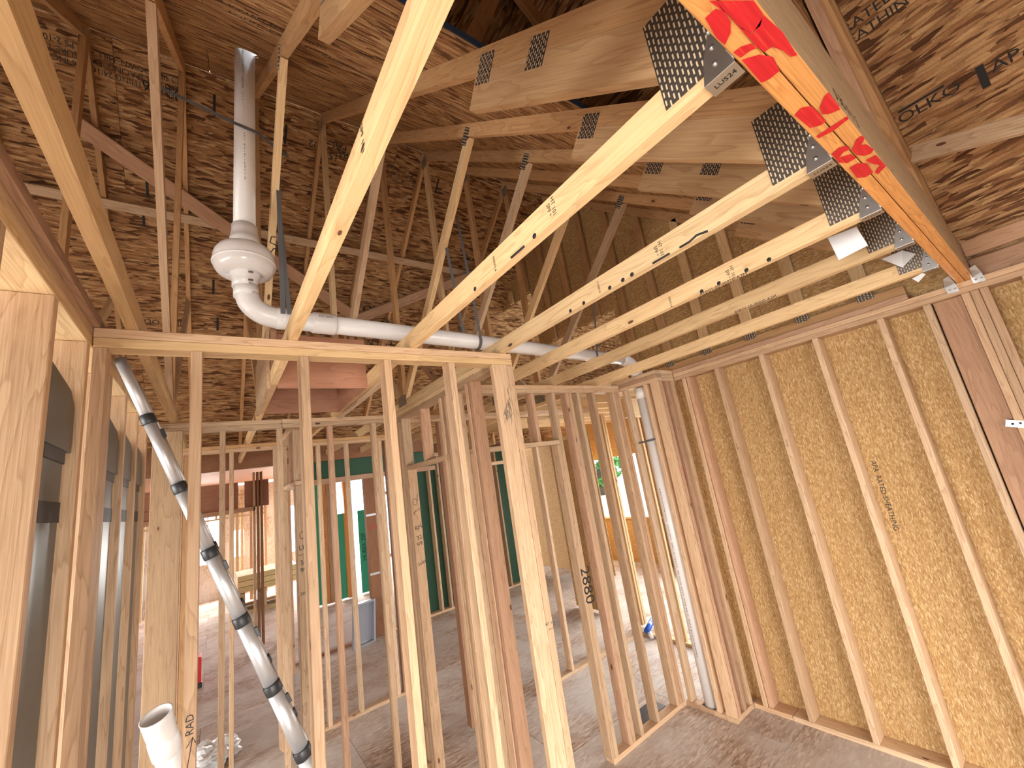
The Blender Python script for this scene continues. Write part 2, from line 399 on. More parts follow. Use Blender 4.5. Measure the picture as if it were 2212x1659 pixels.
slab('attic_end_light_block', [(-3.45, 2.20, zn(2.2)+.03), (2.0, 2.20, zn(2.2)+.03), (RX, 2.20, RZ+.05), (-3.45, 2.20, zn(2.2)+.06)], (0, .012, 0), OSB_R, main, (1, 0, 0))  # wall added to close the upper attic against leaking sky light
slab('valley_light_block', [(2.95, .16, 4.22), (4.1, .16, 4.22), (4.1, 1.05, 4.22), (2.95, 1.05, 4.22)], (0, 0, .012), OSB_R, main, (1, 0, 0))  # out-of-view cover added to keep sky light out of this gap
slab('attic_gable_panel', [(-4.75, -4.42, 3.3), (4.3, -4.42, 3.0), (4.3, -4.42, zm(4.3)), (RX, -4.42, RZ), (-4.75, -4.42, RZ-3.33)], (0, -.012, 0), OSB_R, main, (1, 0, 0))
slab('attic_left_panel', [(-4.66, -4.42, 2.5), (-4.66, 8.0, 2.5), (-4.66, 8.0, 4.5), (-4.66, RIDGE_Y, RIDGE_Z+.1), (-4.66, 1.0, 4.3), (-4.66, -4.42, 4.3)], (-.012, 0, 0), OSB_R, main, (0, 1, 0))
for k in range(4):                      # rafters seen dark through the gap beside the deck
    xx = .9-.55*k
    for yy in (1.35, 1.95):
        board('rafter', (xx+.9, yy+.1*k, zm(xx+.9)-.07), (xx-.5, yy+.1*k, zm(xx-.5)-.07), .12, .038, (0, 0, 1), TOPC, main)
    board('valley_web', (xx+.55, 1.35+.1*k, zm(xx+.55)-.1), (xx+.1, 1.35+.1*k, zn(1.35+.1*k)+.05), .089, .038, (1, 0, 0), TOPC, main)

# ------------------------------------------------------------------ trusses
XR = {-2: -1.455, -1: -.85, 0: -.245, 1: .309, 2: .905, 3: 1.51, 4: 2.065, 5: 2.63, 6: 3.27}
CD = .116                                # vertical depth of a sloping 2x4
def prism(name, poly, x0, x1, d, mat, parent):
    return slab(name, [(x0, a, b) for a, b in poly], (x1-x0, 0, 0), mat, parent, (0, d[0], d[1]))
def plate_mesh(w, h, kx, kz, key):
    k = ('plate', key)
    if k in _cache: return _cache[k]
    bm = bmesh.new()
    for i in range(kx):
        for jj in range(kz):
            cx = -w/2 + w*(i+.5)/kx; cz = -h/2 + h*(jj+.5 + (.25 if i % 2 else -.25)*.8)/kz
            bmesh.ops.create_cube(bm, size=1, matrix=Matrix.Translation((cx, cz, 0)) @ Matrix.Diagonal((w/kx*.34, h/kz*.62, .003, 1)))
    me = bpy.data.meshes.new('teeth'); bm.to_mesh(me); bm.free(); me.materials.append(SLOT); _cache[k] = me
    return me
def nail_plate(parent, centre, ax, ay, w, h, kx, kz, side=-1):
    """pressed steel plate with rows of punched slots on the face of a truss joint"""
    Mx = Matrix.Translation(centre) @ frame(ax, ay)
    p = put('nail_plate', box_mesh(w, h, .0018, 0, PLATE), PLATE, parent, Mx)
    t = put('punched_slots', plate_mesh(w, h, kx, kz, (round(w, 3), round(h, 3), kx, kz)), SLOT, p, Mx)
    t['kind'] = 'stuff'
    return p
truss_label = {
 -2: 'roof truss at far left, mostly hidden behind the left wall plates',
 -1: 'roof truss just left of the truss along the left wall',
 0: 'roof truss running along the left wall, first bottom chord at upper left',
 1: 'roof truss whose bottom chord crosses just right of the vertical vent pipe',
 2: 'roof truss with the largest wide board and nail plate at the red marked beam',
 3: 'roof truss landing on the corner post, second nail plate along the red marked beam',
 4: 'roof truss third from the front on the red marked beam, white paper under its plate',
 5: 'roof truss fourth from the front on the red marked beam',
 6: 'roof truss closest to the strand board wall, last on the beam'}
SLL = Vector((0, 1, PITCH)).normalized()
for k, xr in XR.items():
    xl = xr-T
    t = thing('roof_truss', truss_label[k], 'truss', (xl+T/2, 3.7, 3.076), 'roof trusses')
    y0 = .212; y1 = 7.26
    if k <= 0: y0 = .212 if k == 0 else .5
    prism('bottom_chord', [(y0, 3.076), (y1, 3.076), (y1, 3.165), (y0, 3.165)], xl, xr, (1, 0), JOIST, t)
    ya = y0 if k > 0 else .212
    prism('top_chord', [(ya, zn(ya)-CD), (RIDGE_Y, RIDGE_Z-CD), (RIDGE_Y, RIDGE_Z-.001), (ya, zn(ya)-.001)], xl, xr, (1, PITCH), TOPC, t)
    prism('top_chord', [(RIDGE_Y+.001, RIDGE_Z-CD), (7.4, zf(7.4)-CD), (7.4, zf(7.4)-.001), (RIDGE_Y+.001, RIDGE_Z-.001)], xl, xr, (1, -PITCH), TOPC, t)
    prism('slider', [(ya+.02, 3.167), (.326, 3.167), (1.14, zn(1.05)-CD-.108), (1.05, zn(1.05)-CD-.001), (ya, zn(ya)-CD-.001), (ya, 3.18)], xl, xr, (1, PITCH), SLID, t)
    prism('king_post', [(3.686, 3.166), (3.774, 3.166), (3.774, RIDGE_Z-CD-.04), (3.73, RIDGE_Z-CD-.002), (3.686, RIDGE_Z-CD-.04)], xl, xr, (0, 1), JOIST if k in (2, 4) else TOPC, t)
    for sgn in (-1, 1):
        a = Vector((0, 3.73+sgn*.05, 3.166)); b = Vector((0, 3.73+sgn*1.72, zn(2.01)-CD-.002))
        d = (b-a).normalized(); w = Vector((0, -d.z, d.y))*.0445*sgn
        P = [a-w+d*.02, a+w, b+w-d*.05, b-w]
        prism('web', [(p.y, max(p.z, 3.166)) for p in P], xl, xr, (d.y, d.z), JOIST if (k % 2) else STUD, t)
        nail_plate(t, (xl-.0012, b.y-sgn*.02, b.z+.02), (0, d.y, d.z), (0, -d.z, d.y), .12, .076, 6, 4)
    nail_plate(t, (xl-.0012, 3.73, RIDGE_Z-.16), (0, 1, 0), (0, 0, 1), .11, .14, 5, 6)
    nail_plate(t, (xl-.0012, 3.73, 3.165), (0, 1, 0), (0, 0, 1), .20, .10, 8, 5)
    for yy, ww in ((.994, .11), (.715, .10)):
        nail_plate(t, Vector((xl-.0012, yy, zn(yy)-.109)), (0, 1, PITCH), (0, -PITCH, 1), ww, ww, 8, 5)
    if k >= 1:
        nail_plate(t, (xl-.0013, .2915, 3.2285), (0, 1, 0), (0, 0, 1), .15, .255, 14, 11)

# ------------------------------------------------------------------ braces under the far slope
def under_far(u, v, d):  # point on the plane d below the far slope
    r = ray(u, v); tt = (RIDGE_Z + PITCH*RIDGE_Y - d - CAMZ)/(r.z + PITCH*r.y); p = r*tt
    return Vector((p.x, p.y, p.z+CAMZ))
nd = Vector((0, PITCH, 1)).normalized()
br = board('lateral_brace', (-1.6, 4.70, zf(4.70)-CD-.026), (3.60, 4.70, zf(4.70)-CD-.026), .089, .038, (0, 1, -PITCH), STUD)
tag(br, 'long level two by four nailed across the far slope trusses', 'brace', 'truss braces')
for p, q, lab in (((100, 222), (840, 735), 'sloping brace board falling to the right behind the vent pipe'), ((770, 690), (1290, 490), 'sloping brace board rising to the right behind the middle trusses')):
    dp = CD+.075 if p[0] < 500 else CD+.13; a = under_far(*p, dp); b = under_far(*q, dp)
    if a.x > 1: b = a + (b-a)*min(1, (3.6-a.x)/(b.x-a.x))
    tag(board('diagonal_brace', a, b, .14, .038, (0, 1, -PITCH), STUDR), lab, 'brace', 'truss braces')

# ------------------------------------------------------------------ beam and girder
beam = thing('girder_beam', 'double fir beam with red spray paint on its underside', 'beam', (2, .17, 3.076))
for ya, yb in ((.170, .207), (.131, .168)):
    o = bx('ply', -.6, 3.985, ya, yb, 3.077, 3.36, BEAM, beam)
o.data.materials.append(SIDE)
for p in o.data.polygons:          # broad sides take the tan-brown colour, underside stays glossy orange
    if abs(p.normal.z) > .9: p.material_index = 1
def paint(outline): decal('red_paint_mark', [PZ(u, v, 3.0765) for u, v in outline], (0, 0, -.0012), RED, beam)
paint([(1530, 0), (1628, 0), (1640, 18), (1648, 30), (1642, 55), (1622, 70), (1600, 58), (1572, 30)])
paint([(1523, 38), (1545, 18), (1562, 22), (1578, 45), (1578, 70), (1566, 96), (1548, 82)])
paint([(1548, 3), (1570, 30), (1600, 60), (1625, 72), (1650, 32), (1690, 68), (1722, 118), (1708, 122), (1690, 108), (1668, 100), (1650, 112), (1626, 90), (1590, 52), (1560, 20)])
paint([(1584, 112), (1600, 100), (1622, 93), (1640, 100), (1618, 110), (1600, 124)])
paint([(1602, 128), (1640, 117), (1670, 122), (1684, 152), (1662, 170), (1644, 178), (1622, 152)])
paint([(1716, 248), (1730, 232), (1752, 228), (1772, 246), (1784, 262), (1772, 270), (1750, 276)])
paint([(1770, 232), (1780, 208), (1790, 198), (1812, 228), (1814, 236), (1800, 242), (1788, 246), (1776, 246)])
paint([(1763, 294), (1790, 276), (1830, 250), (1833, 256), (1800, 282), (1768, 298)])
paint([(1796, 332), (1812, 318), (1828, 314), (1836, 322), (1822, 328), (1812, 340), (1838, 332), (1850, 340), (1830, 352), (1812, 350)])
paint([(1840, 324), (1850, 300), (1862, 292), (1868, 298), (1860, 312), (1872, 312), (1888, 322), (1880, 332), (1866, 336), (1850, 334)])
paint([(1834, 362), (1852, 352), (1872, 352), (1886, 372), (1870, 382), (1852, 384)])
paint([(1870, 346), (1880, 340), (1892, 334), (1914, 358), (1896, 376), (1890, 372), (1900, 356), (1880, 352)])
text('pencil_mark', '0 35 0 1 2', (1.35, .1299, 3.12), (1, 0, 0), (0, 0, 1), .05, BLKP, beam)
slab('attic_light_block', [(.3, .195, 3.46), (3.80, .195, 3.46), (.3, .195, zm(.3)-.02)], (0, .009, 0), OSB_R, main, (1, 0, 0))  # unseen panel added above the beam so the attic gap stays dark
gir = thing('girder_truss', 'dark sloping truss chord above the beam, falling to the right wall', 'truss', (2.6, .16, 3.4))
prism2 = lambda name, poly, y0, y1, d, mat, par: slab(name, [(a, y0, b) for a, b in poly], (0, y1-y0, 0), mat, par, (d[0], 0, d[1]))
prism2('top_chord', [(4.0, 3.36-.01), (.3, zm(.3)-.01), (.3, zm(.3)-.15), (3.95, zm(3.95)-.13)], .144, .182, (1, -PITCH), TOPC, gir)
prism2('second_chord', [(3.7, 3.361), (.3, zm(.3)-.28), (.3, zm(.3)-.44), (3.45, 3.361)], .150, .188, (1, -PITCH), TOPC, gir)
prism2('web', [(2.30, 3.362), (2.41, 3.362), (1.95, 4.35), (1.84, 4.35)], .150, .188, (-.4, 1), STUDR, gir)
prism2('web', [(1.10, 3.362), (1.21, 3.362), (1.75, 4.5), (1.64, 4.5)], .150, .188, (.4, 1), STUDR, gir)
bx('bottom_chord', .3, 3.98, .150, .188, 3.362, 3.45, STUDR, gir)
tie = board('tie_board', (3.02, .128, 3.655), (3.02, -.62, 3.39), .089, .038, (0, 0, 1), STUD)
tag(tie, 'lone two by four running right from the red marked beam below the dark roof', 'board')

# ------------------------------------------------------------------ hangers
hl = {2: 'shiny joist hanger at the largest nail plate, nearest the top edge', 3: 'joist hanger under the second nail plate on the beam',
      4: 'joist hanger under the third nail plate on the beam', 5: 'joist hanger at the fourth nail plate beside the crumpled paper', 6: 'joist hanger nearest the strand board wall', 1: 'joist hanger on the beam just above the top edge of the view', 0: 'joist hanger at the far left end of the beam'}
for k in (2, 3, 4, 5, 6):
    xr = XR[k]; xl = xr-T
    h = thing('joist_hanger', hl[k], 'joist hanger', (xr-T/2, .24, 3.074), 'joist hangers on the beam')
    bx('seat', xl-.004, xr+.004, .2085, .275, 3.0725, 3.0745, GALV, h, 0)
    for xs in (xl-.0055, xr+.0035):
        slab('side_flange', [(xs, .2085, 3.073), (xs, .275, 3.073), (xs, .262, 3.13), (xs, .225, 3.215), (xs, .2085, 3.215)], (.002, 0, 0), GALV, h, (0, 1, 0))
    bx('face_flange', xl-.040, xl-.004, .2072, .2092, 3.08, 3.22, GALV, h, 0)
    for zz in (3.105, 3.145, 3.185):
        lathe('nail_head', [(.0001, .0), (.006, .0), (.006, .002), (.002, .0035)], (xl-.0056, .243-.006*(zz-3.1)*50/4, zz), (-1, 0, 0), GALV, h, 10)
    text('stamp', 'LUS24', (xr-T/2, .24, 3.0718), (0, -1, 0), (-1, 0, 0), .018, BLKP, h)

def clip(loc, lab):
    h = thing('hurricane_clip', lab, 'metal clip', loc, 'steel clips at the beam end')
    x, y, z = loc
    slab('strap_plate', [(x, y-.025, z-.04), (x, y+.028, z-.035), (x, y+.03, z+.01), (x+.0, y-.02, z+.02)], (-.002, 0, 0), GALV, h, (0, 1, 0))
    slab('folded_ear', [(x-.002, y-.02, z+.02), (x-.002, y+.03, z+.012), (x-.05, y+.02, z+.055), (x-.05, y-.01, z+.065)], (0, 0, .002), GALV, h, (0, 1, 0))
    for a in (-.012, .012):
        lathe('nail_head', [(.0001, 0), (.006, 0), (.006, .002), (.002, .004)], (x-.002, y+a, z-.015), (-1, 0, 0), GALV, h, 10)
clip((3.857, .112, 3.075), 'small steel clip right of the beam end on the wall plate')
clip((3.857, .232, 3.06), 'bright torn steel clip left of the beam end on the wall plate')

# ------------------------------------------------------------------ walls
def stud(par, x0, x1, y0, y1, z0=.038, z1=3.0, mat=None): return bx('stud', x0, x1, y0, y1, z0, z1, mat or STUD, par)
BACK = 4.0   # outer face line of right wall studs
wr = struct('wall_right', (3.93, 1, 0))
XF = 3.86
bx('bottom_plate', XF, BACK, -4.0, 1.98, 0, .037, STUD, wr); bx('bottom_plate', XF, BACK, 1.984, 2.289, 0, .037, STUD, wr)
bx('top_plate', XF, BACK, -4.0, 2.289, 3.0005, 3.0375, STUD, wr); bx('top_plate', XF, BACK, -4.0, 2.289, 3.0385, 3.0755, STUD, wr)
bx('third_plate', XF-.004, BACK, .44, 2.289, 3.0765, 3.1145, STUDR, wr)
for yy in (1.822, 1.416, 1.006, .597): stud(wr, XF, BACK, yy, yy+T)
stud(wr, XF, BACK, .352, .390)
bx('flat_stud', 3.905, 3.943, .212, .345, .038, 3.0, STUDR, wr)
for yy in (.171, .131, .091): stud(wr, XF, BACK, yy, yy+T)
stud(wr, XF, BACK, 2.170, 2.208); stud(wr, 3.87, BACK, 2.13, 2.165, mat=STUDR)
for yy in (-.02-.06, -.43, -.84, -1.25, -1.65, -2.06, -2.46, -2.87, -3.3): stud(wr, XF, BACK, yy, yy+T)
y = -4.0; 
for (a, b) in ((-4.0, -2.79), (-2.79, -1.57), (-1.57, -.195), (-.195, 1.025), (1.025, 2.24), (2.24, 2.40)):
    for (za, zb) in ((-.02, 3.2 if b < .1 else 3.119),):
        bx('sheathing_panel', 4.0015, 4.0125, a+.0015, b-.0015, za, zb, OSB_W, wr, 0)
bx('wall_light_block', 4.014, 4.018, -4.0, 2.40, -.02, 3.2, DARKF2, wr, 0)  # unseen black sheet added outside to stop sky light at the seams
bx('eave_block', 3.955, 3.995, -4.0, .128, 3.0765, 3.215, STUDR, wr)
bx('eave_block', 3.915, 3.953, -4.0, .128, 3.235, 3.335, STUDR, wr)
text('panel_print', 'APA  RATED SHEATHING', (4.0, .955, 1.75), (0, 0, -1), (0, -1, 0), .045, BLKP, wr)
text('grade_stamp', 'HT SPF', (3.8595, 1.841, 2.25), (0, 0, -1), (0, -1, 0), .02, BLKP, wr)
text('grade_stamp', 'HT SPF', (3.8595, 1.435, 2.22), (0, 0, -1), (0, -1, 0), .02, BLKP, wr)
cn = thing('steel_strap_tie', 'white steel strap nailed on the studs at right edge', 'strap', (3.857, .18, 2.14))
board('strap', (3.857, .245, 2.165), (3.857, -.10, 2.06), .04, .0015, (0, 0, 1), GALV, cn, 0)
for a in (.22, .19): lathe('nail_head', [(.0001, 0), (.007, 0), (.007, .002), (.003, .003)], (3.856, a, 2.155), (-1, 0, 0), BLKP, cn, 10)

# gable above the right wall
wg = struct('wall_gable', (4, 2, 3.1))
XG = 4.0
slab('gable_panel', [(XG, .16, 3.12), (XG, 1.38, 3.12), (XG, 1.38, zn(1.38)), (XG, 1.05, zn(1.05)), (XG, .16, 4.3)], (.011, 0, 0), OSB_W, wg, (0, 1, 0))
slab('gable_panel', [(XG, 1.383, 3.12), (XG, 2.60, 3.12), (XG, 2.60, zn(2.6)), (XG, 1.383, zn(1.383))], (.011, 0, 0), OSB_W, wg, (0, 1, 0))
slab('gable_panel', [(XG, 2.603, 3.12), (XG, 2.94, 3.12), (XG, 2.94, 4.11), (XG, 3.73, 4.11), (XG, 3.73, RIDGE_Z), (XG, 2.603, zn(2.603))], (.011, 0, 0), OSB_W, wg, (0, 1, 0))
slab('gable_panel', [(XG, 3.733, 4.11), (XG, 4.40, 4.11), (XG, 4.40, 5.05), (XG, 5.2, 5.05), (XG, 5.2, zf(5.2)), (XG, 3.733, RIDGE_Z)], (.011, 0, 0), OSB_W, wg, (0, 1, 0))
slab('wall_light_block', [(4.013, .16, 3.12), (4.013, 2.94, 3.12), (4.013, 2.94, 4.11), (4.013, 4.40, 4.11), (4.013, 4.40, 5.05), (4.013, 5.2, 5.05), (4.013, 5.2, zf(5.2)), (4.013, RIDGE_Y, RIDGE_Z), (4.013, 1.05, zn(1.05)), (4.013, .16, 4.3)], (.004, 0, 0), DARKF2, wg, (0, 1, 0))  # same added sheet behind the gable panels, blocks sky light
yy = .62
while yy < 5.2:
    zt = (zn(yy) if yy < RIDGE_Y else zf(yy+.09))-.06
    zb = 3.116 if yy < 2.9 else (4.11 if yy < 4.3 else 5.05)
    bx('gable_stud', 3.945, 3.983, yy, yy+.089, zb if yy >= 2.9 else 3.2, zt, TOPC if int(yy*10) % 2 else JOIST, wg)
    if yy < 2.9:
        nail_plate(wg, (3.943, yy+.045, 3.215), (0, 1, 0), (0, 0, 1), .10, .075, 5, 4)
    yy += .42
bx('gable_chord', 3.945, 3.983, .45, 2.9, 3.116, 3.198, TOPC, wg)
slab('gable_rafter', [(3.945, .3, zn(.3)-CD-.002), (3.945, RIDGE_Y, RIDGE_Z-CD-.002), (3.945, RIDGE_Y, RIDGE_Z-.002), (3.945, .3, zn(.3)-.002)], (.038, 0, 0), TOPC, wg, (0, 1, PITCH))

# ---- near partition with the short header wall
w1 = struct('wall_near', (.6, 2.045, 0))
bx('top_plate', -.37, 1.55, 2.0, 2.089, 3.0385, 3.0755, STUD, w1); bx('top_plate', -.369, 1.55, 2.0, 2.089, 3.0005, 3.0375, JOIST, w1)
bx('bottom_plate', -.37, 1.55, 2.0, 2.089, 0, .037, STUD, w1)
for xx in (-.369, -.085, .315, .712, 1.090): stud(w1, xx, xx+T, 2.0, 2.089)
bx('stud', 1.505, 1.55, 2.0, 2.089, .038, 3.0, STUD, w1); bx('corner_stud', 1.394, 1.503, 2.0, 2.038, .038, 3.0, STUD, w1)
def smudge(n, x0, x1, z0, z1):
    for i in range(n):
        a = random.uniform(x0, x1); b = random.uniform(z0, z1)
        tube('dirt_streak', [(a, 1.9996, b), (a+random.uniform(-.006, .01), 1.9993, b-.02), (a+random.uniform(-.02, .012), 1.9996, b-random.uniform(.035, .06))], [.0008, random.uniform(.001, .0022), .0006], SMUT, w1, 5)
smudge(26, 1.435, 1.485, 2.66, 2.76); smudge(10, 1.47, 1.492, 2.72, 2.88)
text('pen_note', 'RAD', (-.064, 1.9993, 1.655), (0, 0, 1), (-1, 0, 0), .032, BLKP, w1)
def stroke(name, pts, r, mat, par): return tube(name, pts, r, mat, par, 6)
stroke('pen_arrow', [(-.074, 1.9995, 1.50), (-.056, 1.9995, 1.615)], .0012, BLKP, w1); stroke('pen_arrow', [(-.072, 1.9995, 1.59), (-.056, 1.9995, 1.615), (-.048, 1.9995, 1.595)], .0012, BLKP, w1)
text('grade_stamp', 'HT  HT', (1.531, 1.9993, 1.47), (1, 0, 0), (0, 0, 1), .022, BLKP, w1)
text('grade_stamp', 'SPF 101', (1.531, 1.9993, 1.44), (1, 0, 0), (0, 0, 1), .012, BLKP, w1)

# ---- left wall with ducts in its bays
wl = struct('wall_left', (-.44, 2, 0))
bx('bottom_plate', -.51, -.371, .2, 3.93, 0, .037, STUD, wl)
bx('top_plate', -.51, -.371, .2, 3.93, 3.0005, 3.0375, JOIST, wl); bx('top_plate', -.51, -.371, .2, 3.93, 3.0385, 3.0755, STUD, wl)
bx('third_plate', -.51, -.352, .2, 3.93, 3.0765, 3.1145, STUDR, wl)
for yy in (.40, .80, 1.185, 1.563, 1.944, 2.35, 2.757, 3.163, 3.57): stud(wl, -.51, -.371, yy, yy+T, mat=STUD)
stud(wl, -.42, -.371, 2.36, 2.398, mat=STUDR)
bx('corner_stud', -.37, -.20, 3.86, 3.898, .038, 3.0, SIDE, wl)
duct_lab = ['grey metal wall duct in the nearest visible stud bay of the left wall', 'grey metal wall duct in the second stud bay of the left wall', 'grey metal wall duct in the third stud bay of the left wall', 'grey metal wall duct in the last stud bay of the left wall']
for q, (ya, yb) in enumerate(((1.625, 1.932), (2.44, 2.745), (2.80, 3.15), (3.205, 3.56))):
    d = thing('wall_duct', duct_lab[q], 'duct', (-.45, (ya+yb)/2, 0), 'ducts in the left wall')
    def section(ya, yb, x0, x1, r, n=8):
        pts = []
        for cx, cy, a0 in ((x1-r, yb-r, 0), (x0+r, yb-r, 90), (x0+r, ya+r, 180), (x1-r, ya+r, 270)):
            for i in range(n+1): 
                a = math.radians(a0+90*i/n); pts.append((cx+r*math.cos(a), cy+r*math.sin(a)))
        return pts
    def oval(name, ya, yb, x0, x1, z0, z1, r, mat, par):
        s = section(ya, yb, x0, x1, r)
        o = slab(name, [(a, b, z0) for a, b in s], (0, 0, z1-z0), mat, par, (1, 0, 0))
        for p in o.data.polygons: p.use_smooth = False
        return o
    oval('riser', ya+.012, yb-.012, -.492, -.392, .04, 2.58, .048, DUCT, d)
    oval('collar_band', ya+.008, yb-.008, -.496, -.388, 2.56, 2.60, .05, BLACKP, d)
    oval('joint_band', ya+.009, yb-.009, -.495, -.389, 2.38, 2.44, .05, plain('dark_joint_metal', (.05, .05, .05), .6, .5) if q == 0 else bpy.data.materials['dark_joint_metal'], d)  # darker metal band around the duct joint
    slab('boot', [(-.386, ya+.002, 2.60), (-.386, yb-.002, 2.60), (-.386, yb-.002, 2.755), (-.386, yb-.06, 2.80), (-.386, ya+.002, 2.84)], (-.11, 0, 0), DUCT, d, (0, 1, 0))

# ---- hall partition (runs away from the corner post)
w2 = struct('wall_hall', (1.505, 3, 0))
for (za, zb) in ((3.0005, 3.0375), (3.0385, 3.0755)): bx('top_plate', 1.461, 1.549, 2.0905, 3.93, za, zb, STUD if za < 3.02 else JOIST, w2)
bx('bottom_plate', 1.461, 1.549, 2.0905, 2.94, 0, .037, STUD, w2); bx('bottom_plate', 1.461, 1.549, 3.72, 3.93, 0, .037, STUD, w2)
for yy, m in ((2.091, STUD), (2.400, STUDR), (2.455, STUDR), (2.824, STUD), (2.900, STUD), (3.766, STUD)): stud(w2, 1.461, 1.549, yy, yy+T, mat=m)
stud(w2, 1.461, 1.549, 3.725, 3.763, z1=2.50)
jack = stud(w2, 1.461, 1.549, 2.864, 2.898, z1=2.50)
bx('door_header', 1.461, 1.549, 2.865, 3.764, 2.502, 2.539, STUD, w2)
bx('cripple_stud', 1.461, 1.549, 3.30, 3.338, 2.54, 3.0, STUDR, w2)
for s, z in (('RH', 1.97), ('32', 1.88), ('99', 1.825), ('2680', 1.66)):
    text('pen_note', s, (1.512, 3.7245, z), (1, .0, .25), (0, 0, 1), .055 if s != '2680' else .04, BLKP, w2)
stroke('pen_arrow', [(1.545, 3.724, 2.14), (1.48, 3.724, 2.10), (1.505, 3.724, 2.13)], .0018, BLKP, w2)
stroke('pen_arrow', [(1.48, 3.724, 2.10), (1.50, 3.724, 2.08)], .0018, BLKP, w2)
stroke('pen_mark', [(1.50+.022*math.cos(a/8*6.28), 3.724, 2.20+.03*math.sin(a/8*6.28)) for a in range(9)]+[(1.535, 3.724, 2.27)], .0018, BLKP, w2)

# ---- closet wall, pipe chase and return
w5 = struct('wall_closet', (2.6, 2.8, 0)); YF = 2.765
for (za, zb, xa) in ((3.0005, 3.0375, 1.551), (3.0385, 3.0755, 1.551)):
    bx('top_plate', xa, 2.98, YF, YF+.089, za, zb, STUD, w5); bx('top_plate', 2.982, 3.545, YF, YF+.089, za, zb, STUD, w5)
bx('bottom_plate', 2.53, 3.545, YF, YF+.089, 0, .037, STUD, w5)
for xx, m in ((2.555, STUD), (2.735, STUDR), (2.775, STUD), (2.885, STUD), (3.112, STUD), (3.42, STUD), (3.462, STUDR), (3.506, STUD)): stud(w5, xx, xx+T, YF, YF+.089, mat=m)
stud(w5, 2.515, 2.553, YF, YF+.089, z1=2.515); stud(w5, 1.56, 1.598, YF, YF+.089); stud(w5, 1.60, 1.638, YF, YF+.089, z1=2.515)
bx('door_header', 1.60, 2.553, YF, YF+.089, 2.516, 2.554, STUD, w5); 
for xx in (1.98, 2.30): bx('cripple_stud', xx, xx+T, YF, YF+.089, 2.555, 3.0, STUDR, w5)
def sprayed(pts, par, r=.006): return stroke('spray_mark', pts, r, BLKP, par)
text('spray_number', '2880', (2.574, YF-.0006, 1.30), (0, 0, -1), (1, 0, 0), .15, BLKP, w5)
wc = struct('wall_chase', (3.6, 2.5, 0))
bx('bottom_plate', 3.55, 3.639, 2.38, 2.488, 0, .037, STUD, wc); bx('bottom_plate', 3.55, 3.639, 2.622, 2.764, 0, .037, STUD, wc); bx('bottom_plate', 3.55, 3.571, 2.489, 2.621, 0, .037, STUD, wc)
bx('top_plate', 3.55, 3.639, 2.29, 2.86, 3.0005, 3.0375, STUD, wc); bx('top_plate', 3.55, 3.639, 2.29, 2.86, 3.0385, 3.0755, STUDR, wc); bx('third_plate', 3.545, 3.639, 2.29, 2.86, 3.0765, 3.1145, STUD, wc)
stud(wc, 3.55, 3.639, 2.70, 2.738)
stud(wc, 3.55, 3.639, 2.42, 2.458, mat=STUD)
wt = struct('wall_return', (3.7, 2.33, 0))
bx('bottom_plate', 3.55, 3.858, 2.2905, 2.379, 0, .037, STUD, wt)
for (za, zb) in ((3.0005, 3.0375), (3.0385, 3.0755), (3.0765, 3.1145)): bx('top_plate', 3.64, 3.858, 2.2905, 2.379, za, zb, STUD, wt)
stud(wt, 3.551, 3.589, 2.2905, 2.379); stud(wt, 3.60, 3.638, 2.2905, 2.379, mat=STUDR); stud(wt, 3.70, 3.738, 2.2905, 2.379, mat=STUDR); stud(wt, 3.815, 3.853, 2.2905, 2.379)
stroke('red_pen_circle', [(3.63+.02*math.cos(a/14*6.283), 2.2899, 2.10+.036*math.sin(a/14*6.283)) for a in range(15)], .0014, REDINK, wt)

# ---- middle partition
w3 = struct('wall_middle', (.6, 3.99, 0)); Y3 = 3.945
for (za, zb) in ((3.0005, 3.0375), (3.0385, 3.0755)):
    bx('top_plate', -.51, .46, Y3, Y3+.089, za, zb, STUD, w3); bx('top_plate', .462, 1.56, Y3, Y3+.089, za, zb, STUD, w3)
bx('bottom_plate', -.35, .46, Y3, Y3+.089, 0, .037, STUD, w3); bx('bottom_plate', .83, 1.56, Y3, Y3+.089, 0, .037, STUD, w3)
for xx, m in ((-.35, STUDR), (.025, STUD), (.425, STUD), (.832, STUDR), (1.228, STUD), (1.50, STUD)): stud(w3, xx, xx+T, Y3, Y3+.089, mat=m)
w3b = struct('wall_bath', (3, 4.08, 0))
for (za, zb) in ((3.0005, 3.0375), (3.0385, 3.0755)): bx('top_plate', 1.57, 4.6, 4.04, 4.129, za, zb, STUD, w3b)
bx('bottom_plate', 2.9, 4.6, 4.04, 4.129, 0, .037, STUD, w3b)
for xx in (1.58, 1.98, 2.40, 2.90, 3.30, 3.70, 4.1, 4.5): stud(w3b, xx, xx+T, 4.04, 4.129, mat=STUDR if xx in (1.98, 3.7) else STUD)
bx('blocking', 2.44, 2.90, 4.04, 4.129, 2.45, 2.488, STUD, w3b)

w4 = struct('wall_rear', (.8, 5.4, 0)); Y4 = 5.315
for (za, zb) in ((3.0005, 3.0375), (3.0385, 3.0755)): bx('top_plate', -.4, 1.9, Y4, Y4+.089, za, zb, STUD if za < 3.02 else TOPC, w4)
bx('bottom_plate', .55, 1.9, Y4+.03, Y4+.119, 0, .037, STUD, w4)
for xx, m in ((-.30, STUDR), (-.26, TOPC), (.12, STUD), (.53, STUD), (.572, TOPC), (.98, STUD), (1.305, STUD), (1.72, STUD), (1.80, STUDR)): stud(w4, xx, xx+T, Y4, Y4+.089, mat=m)
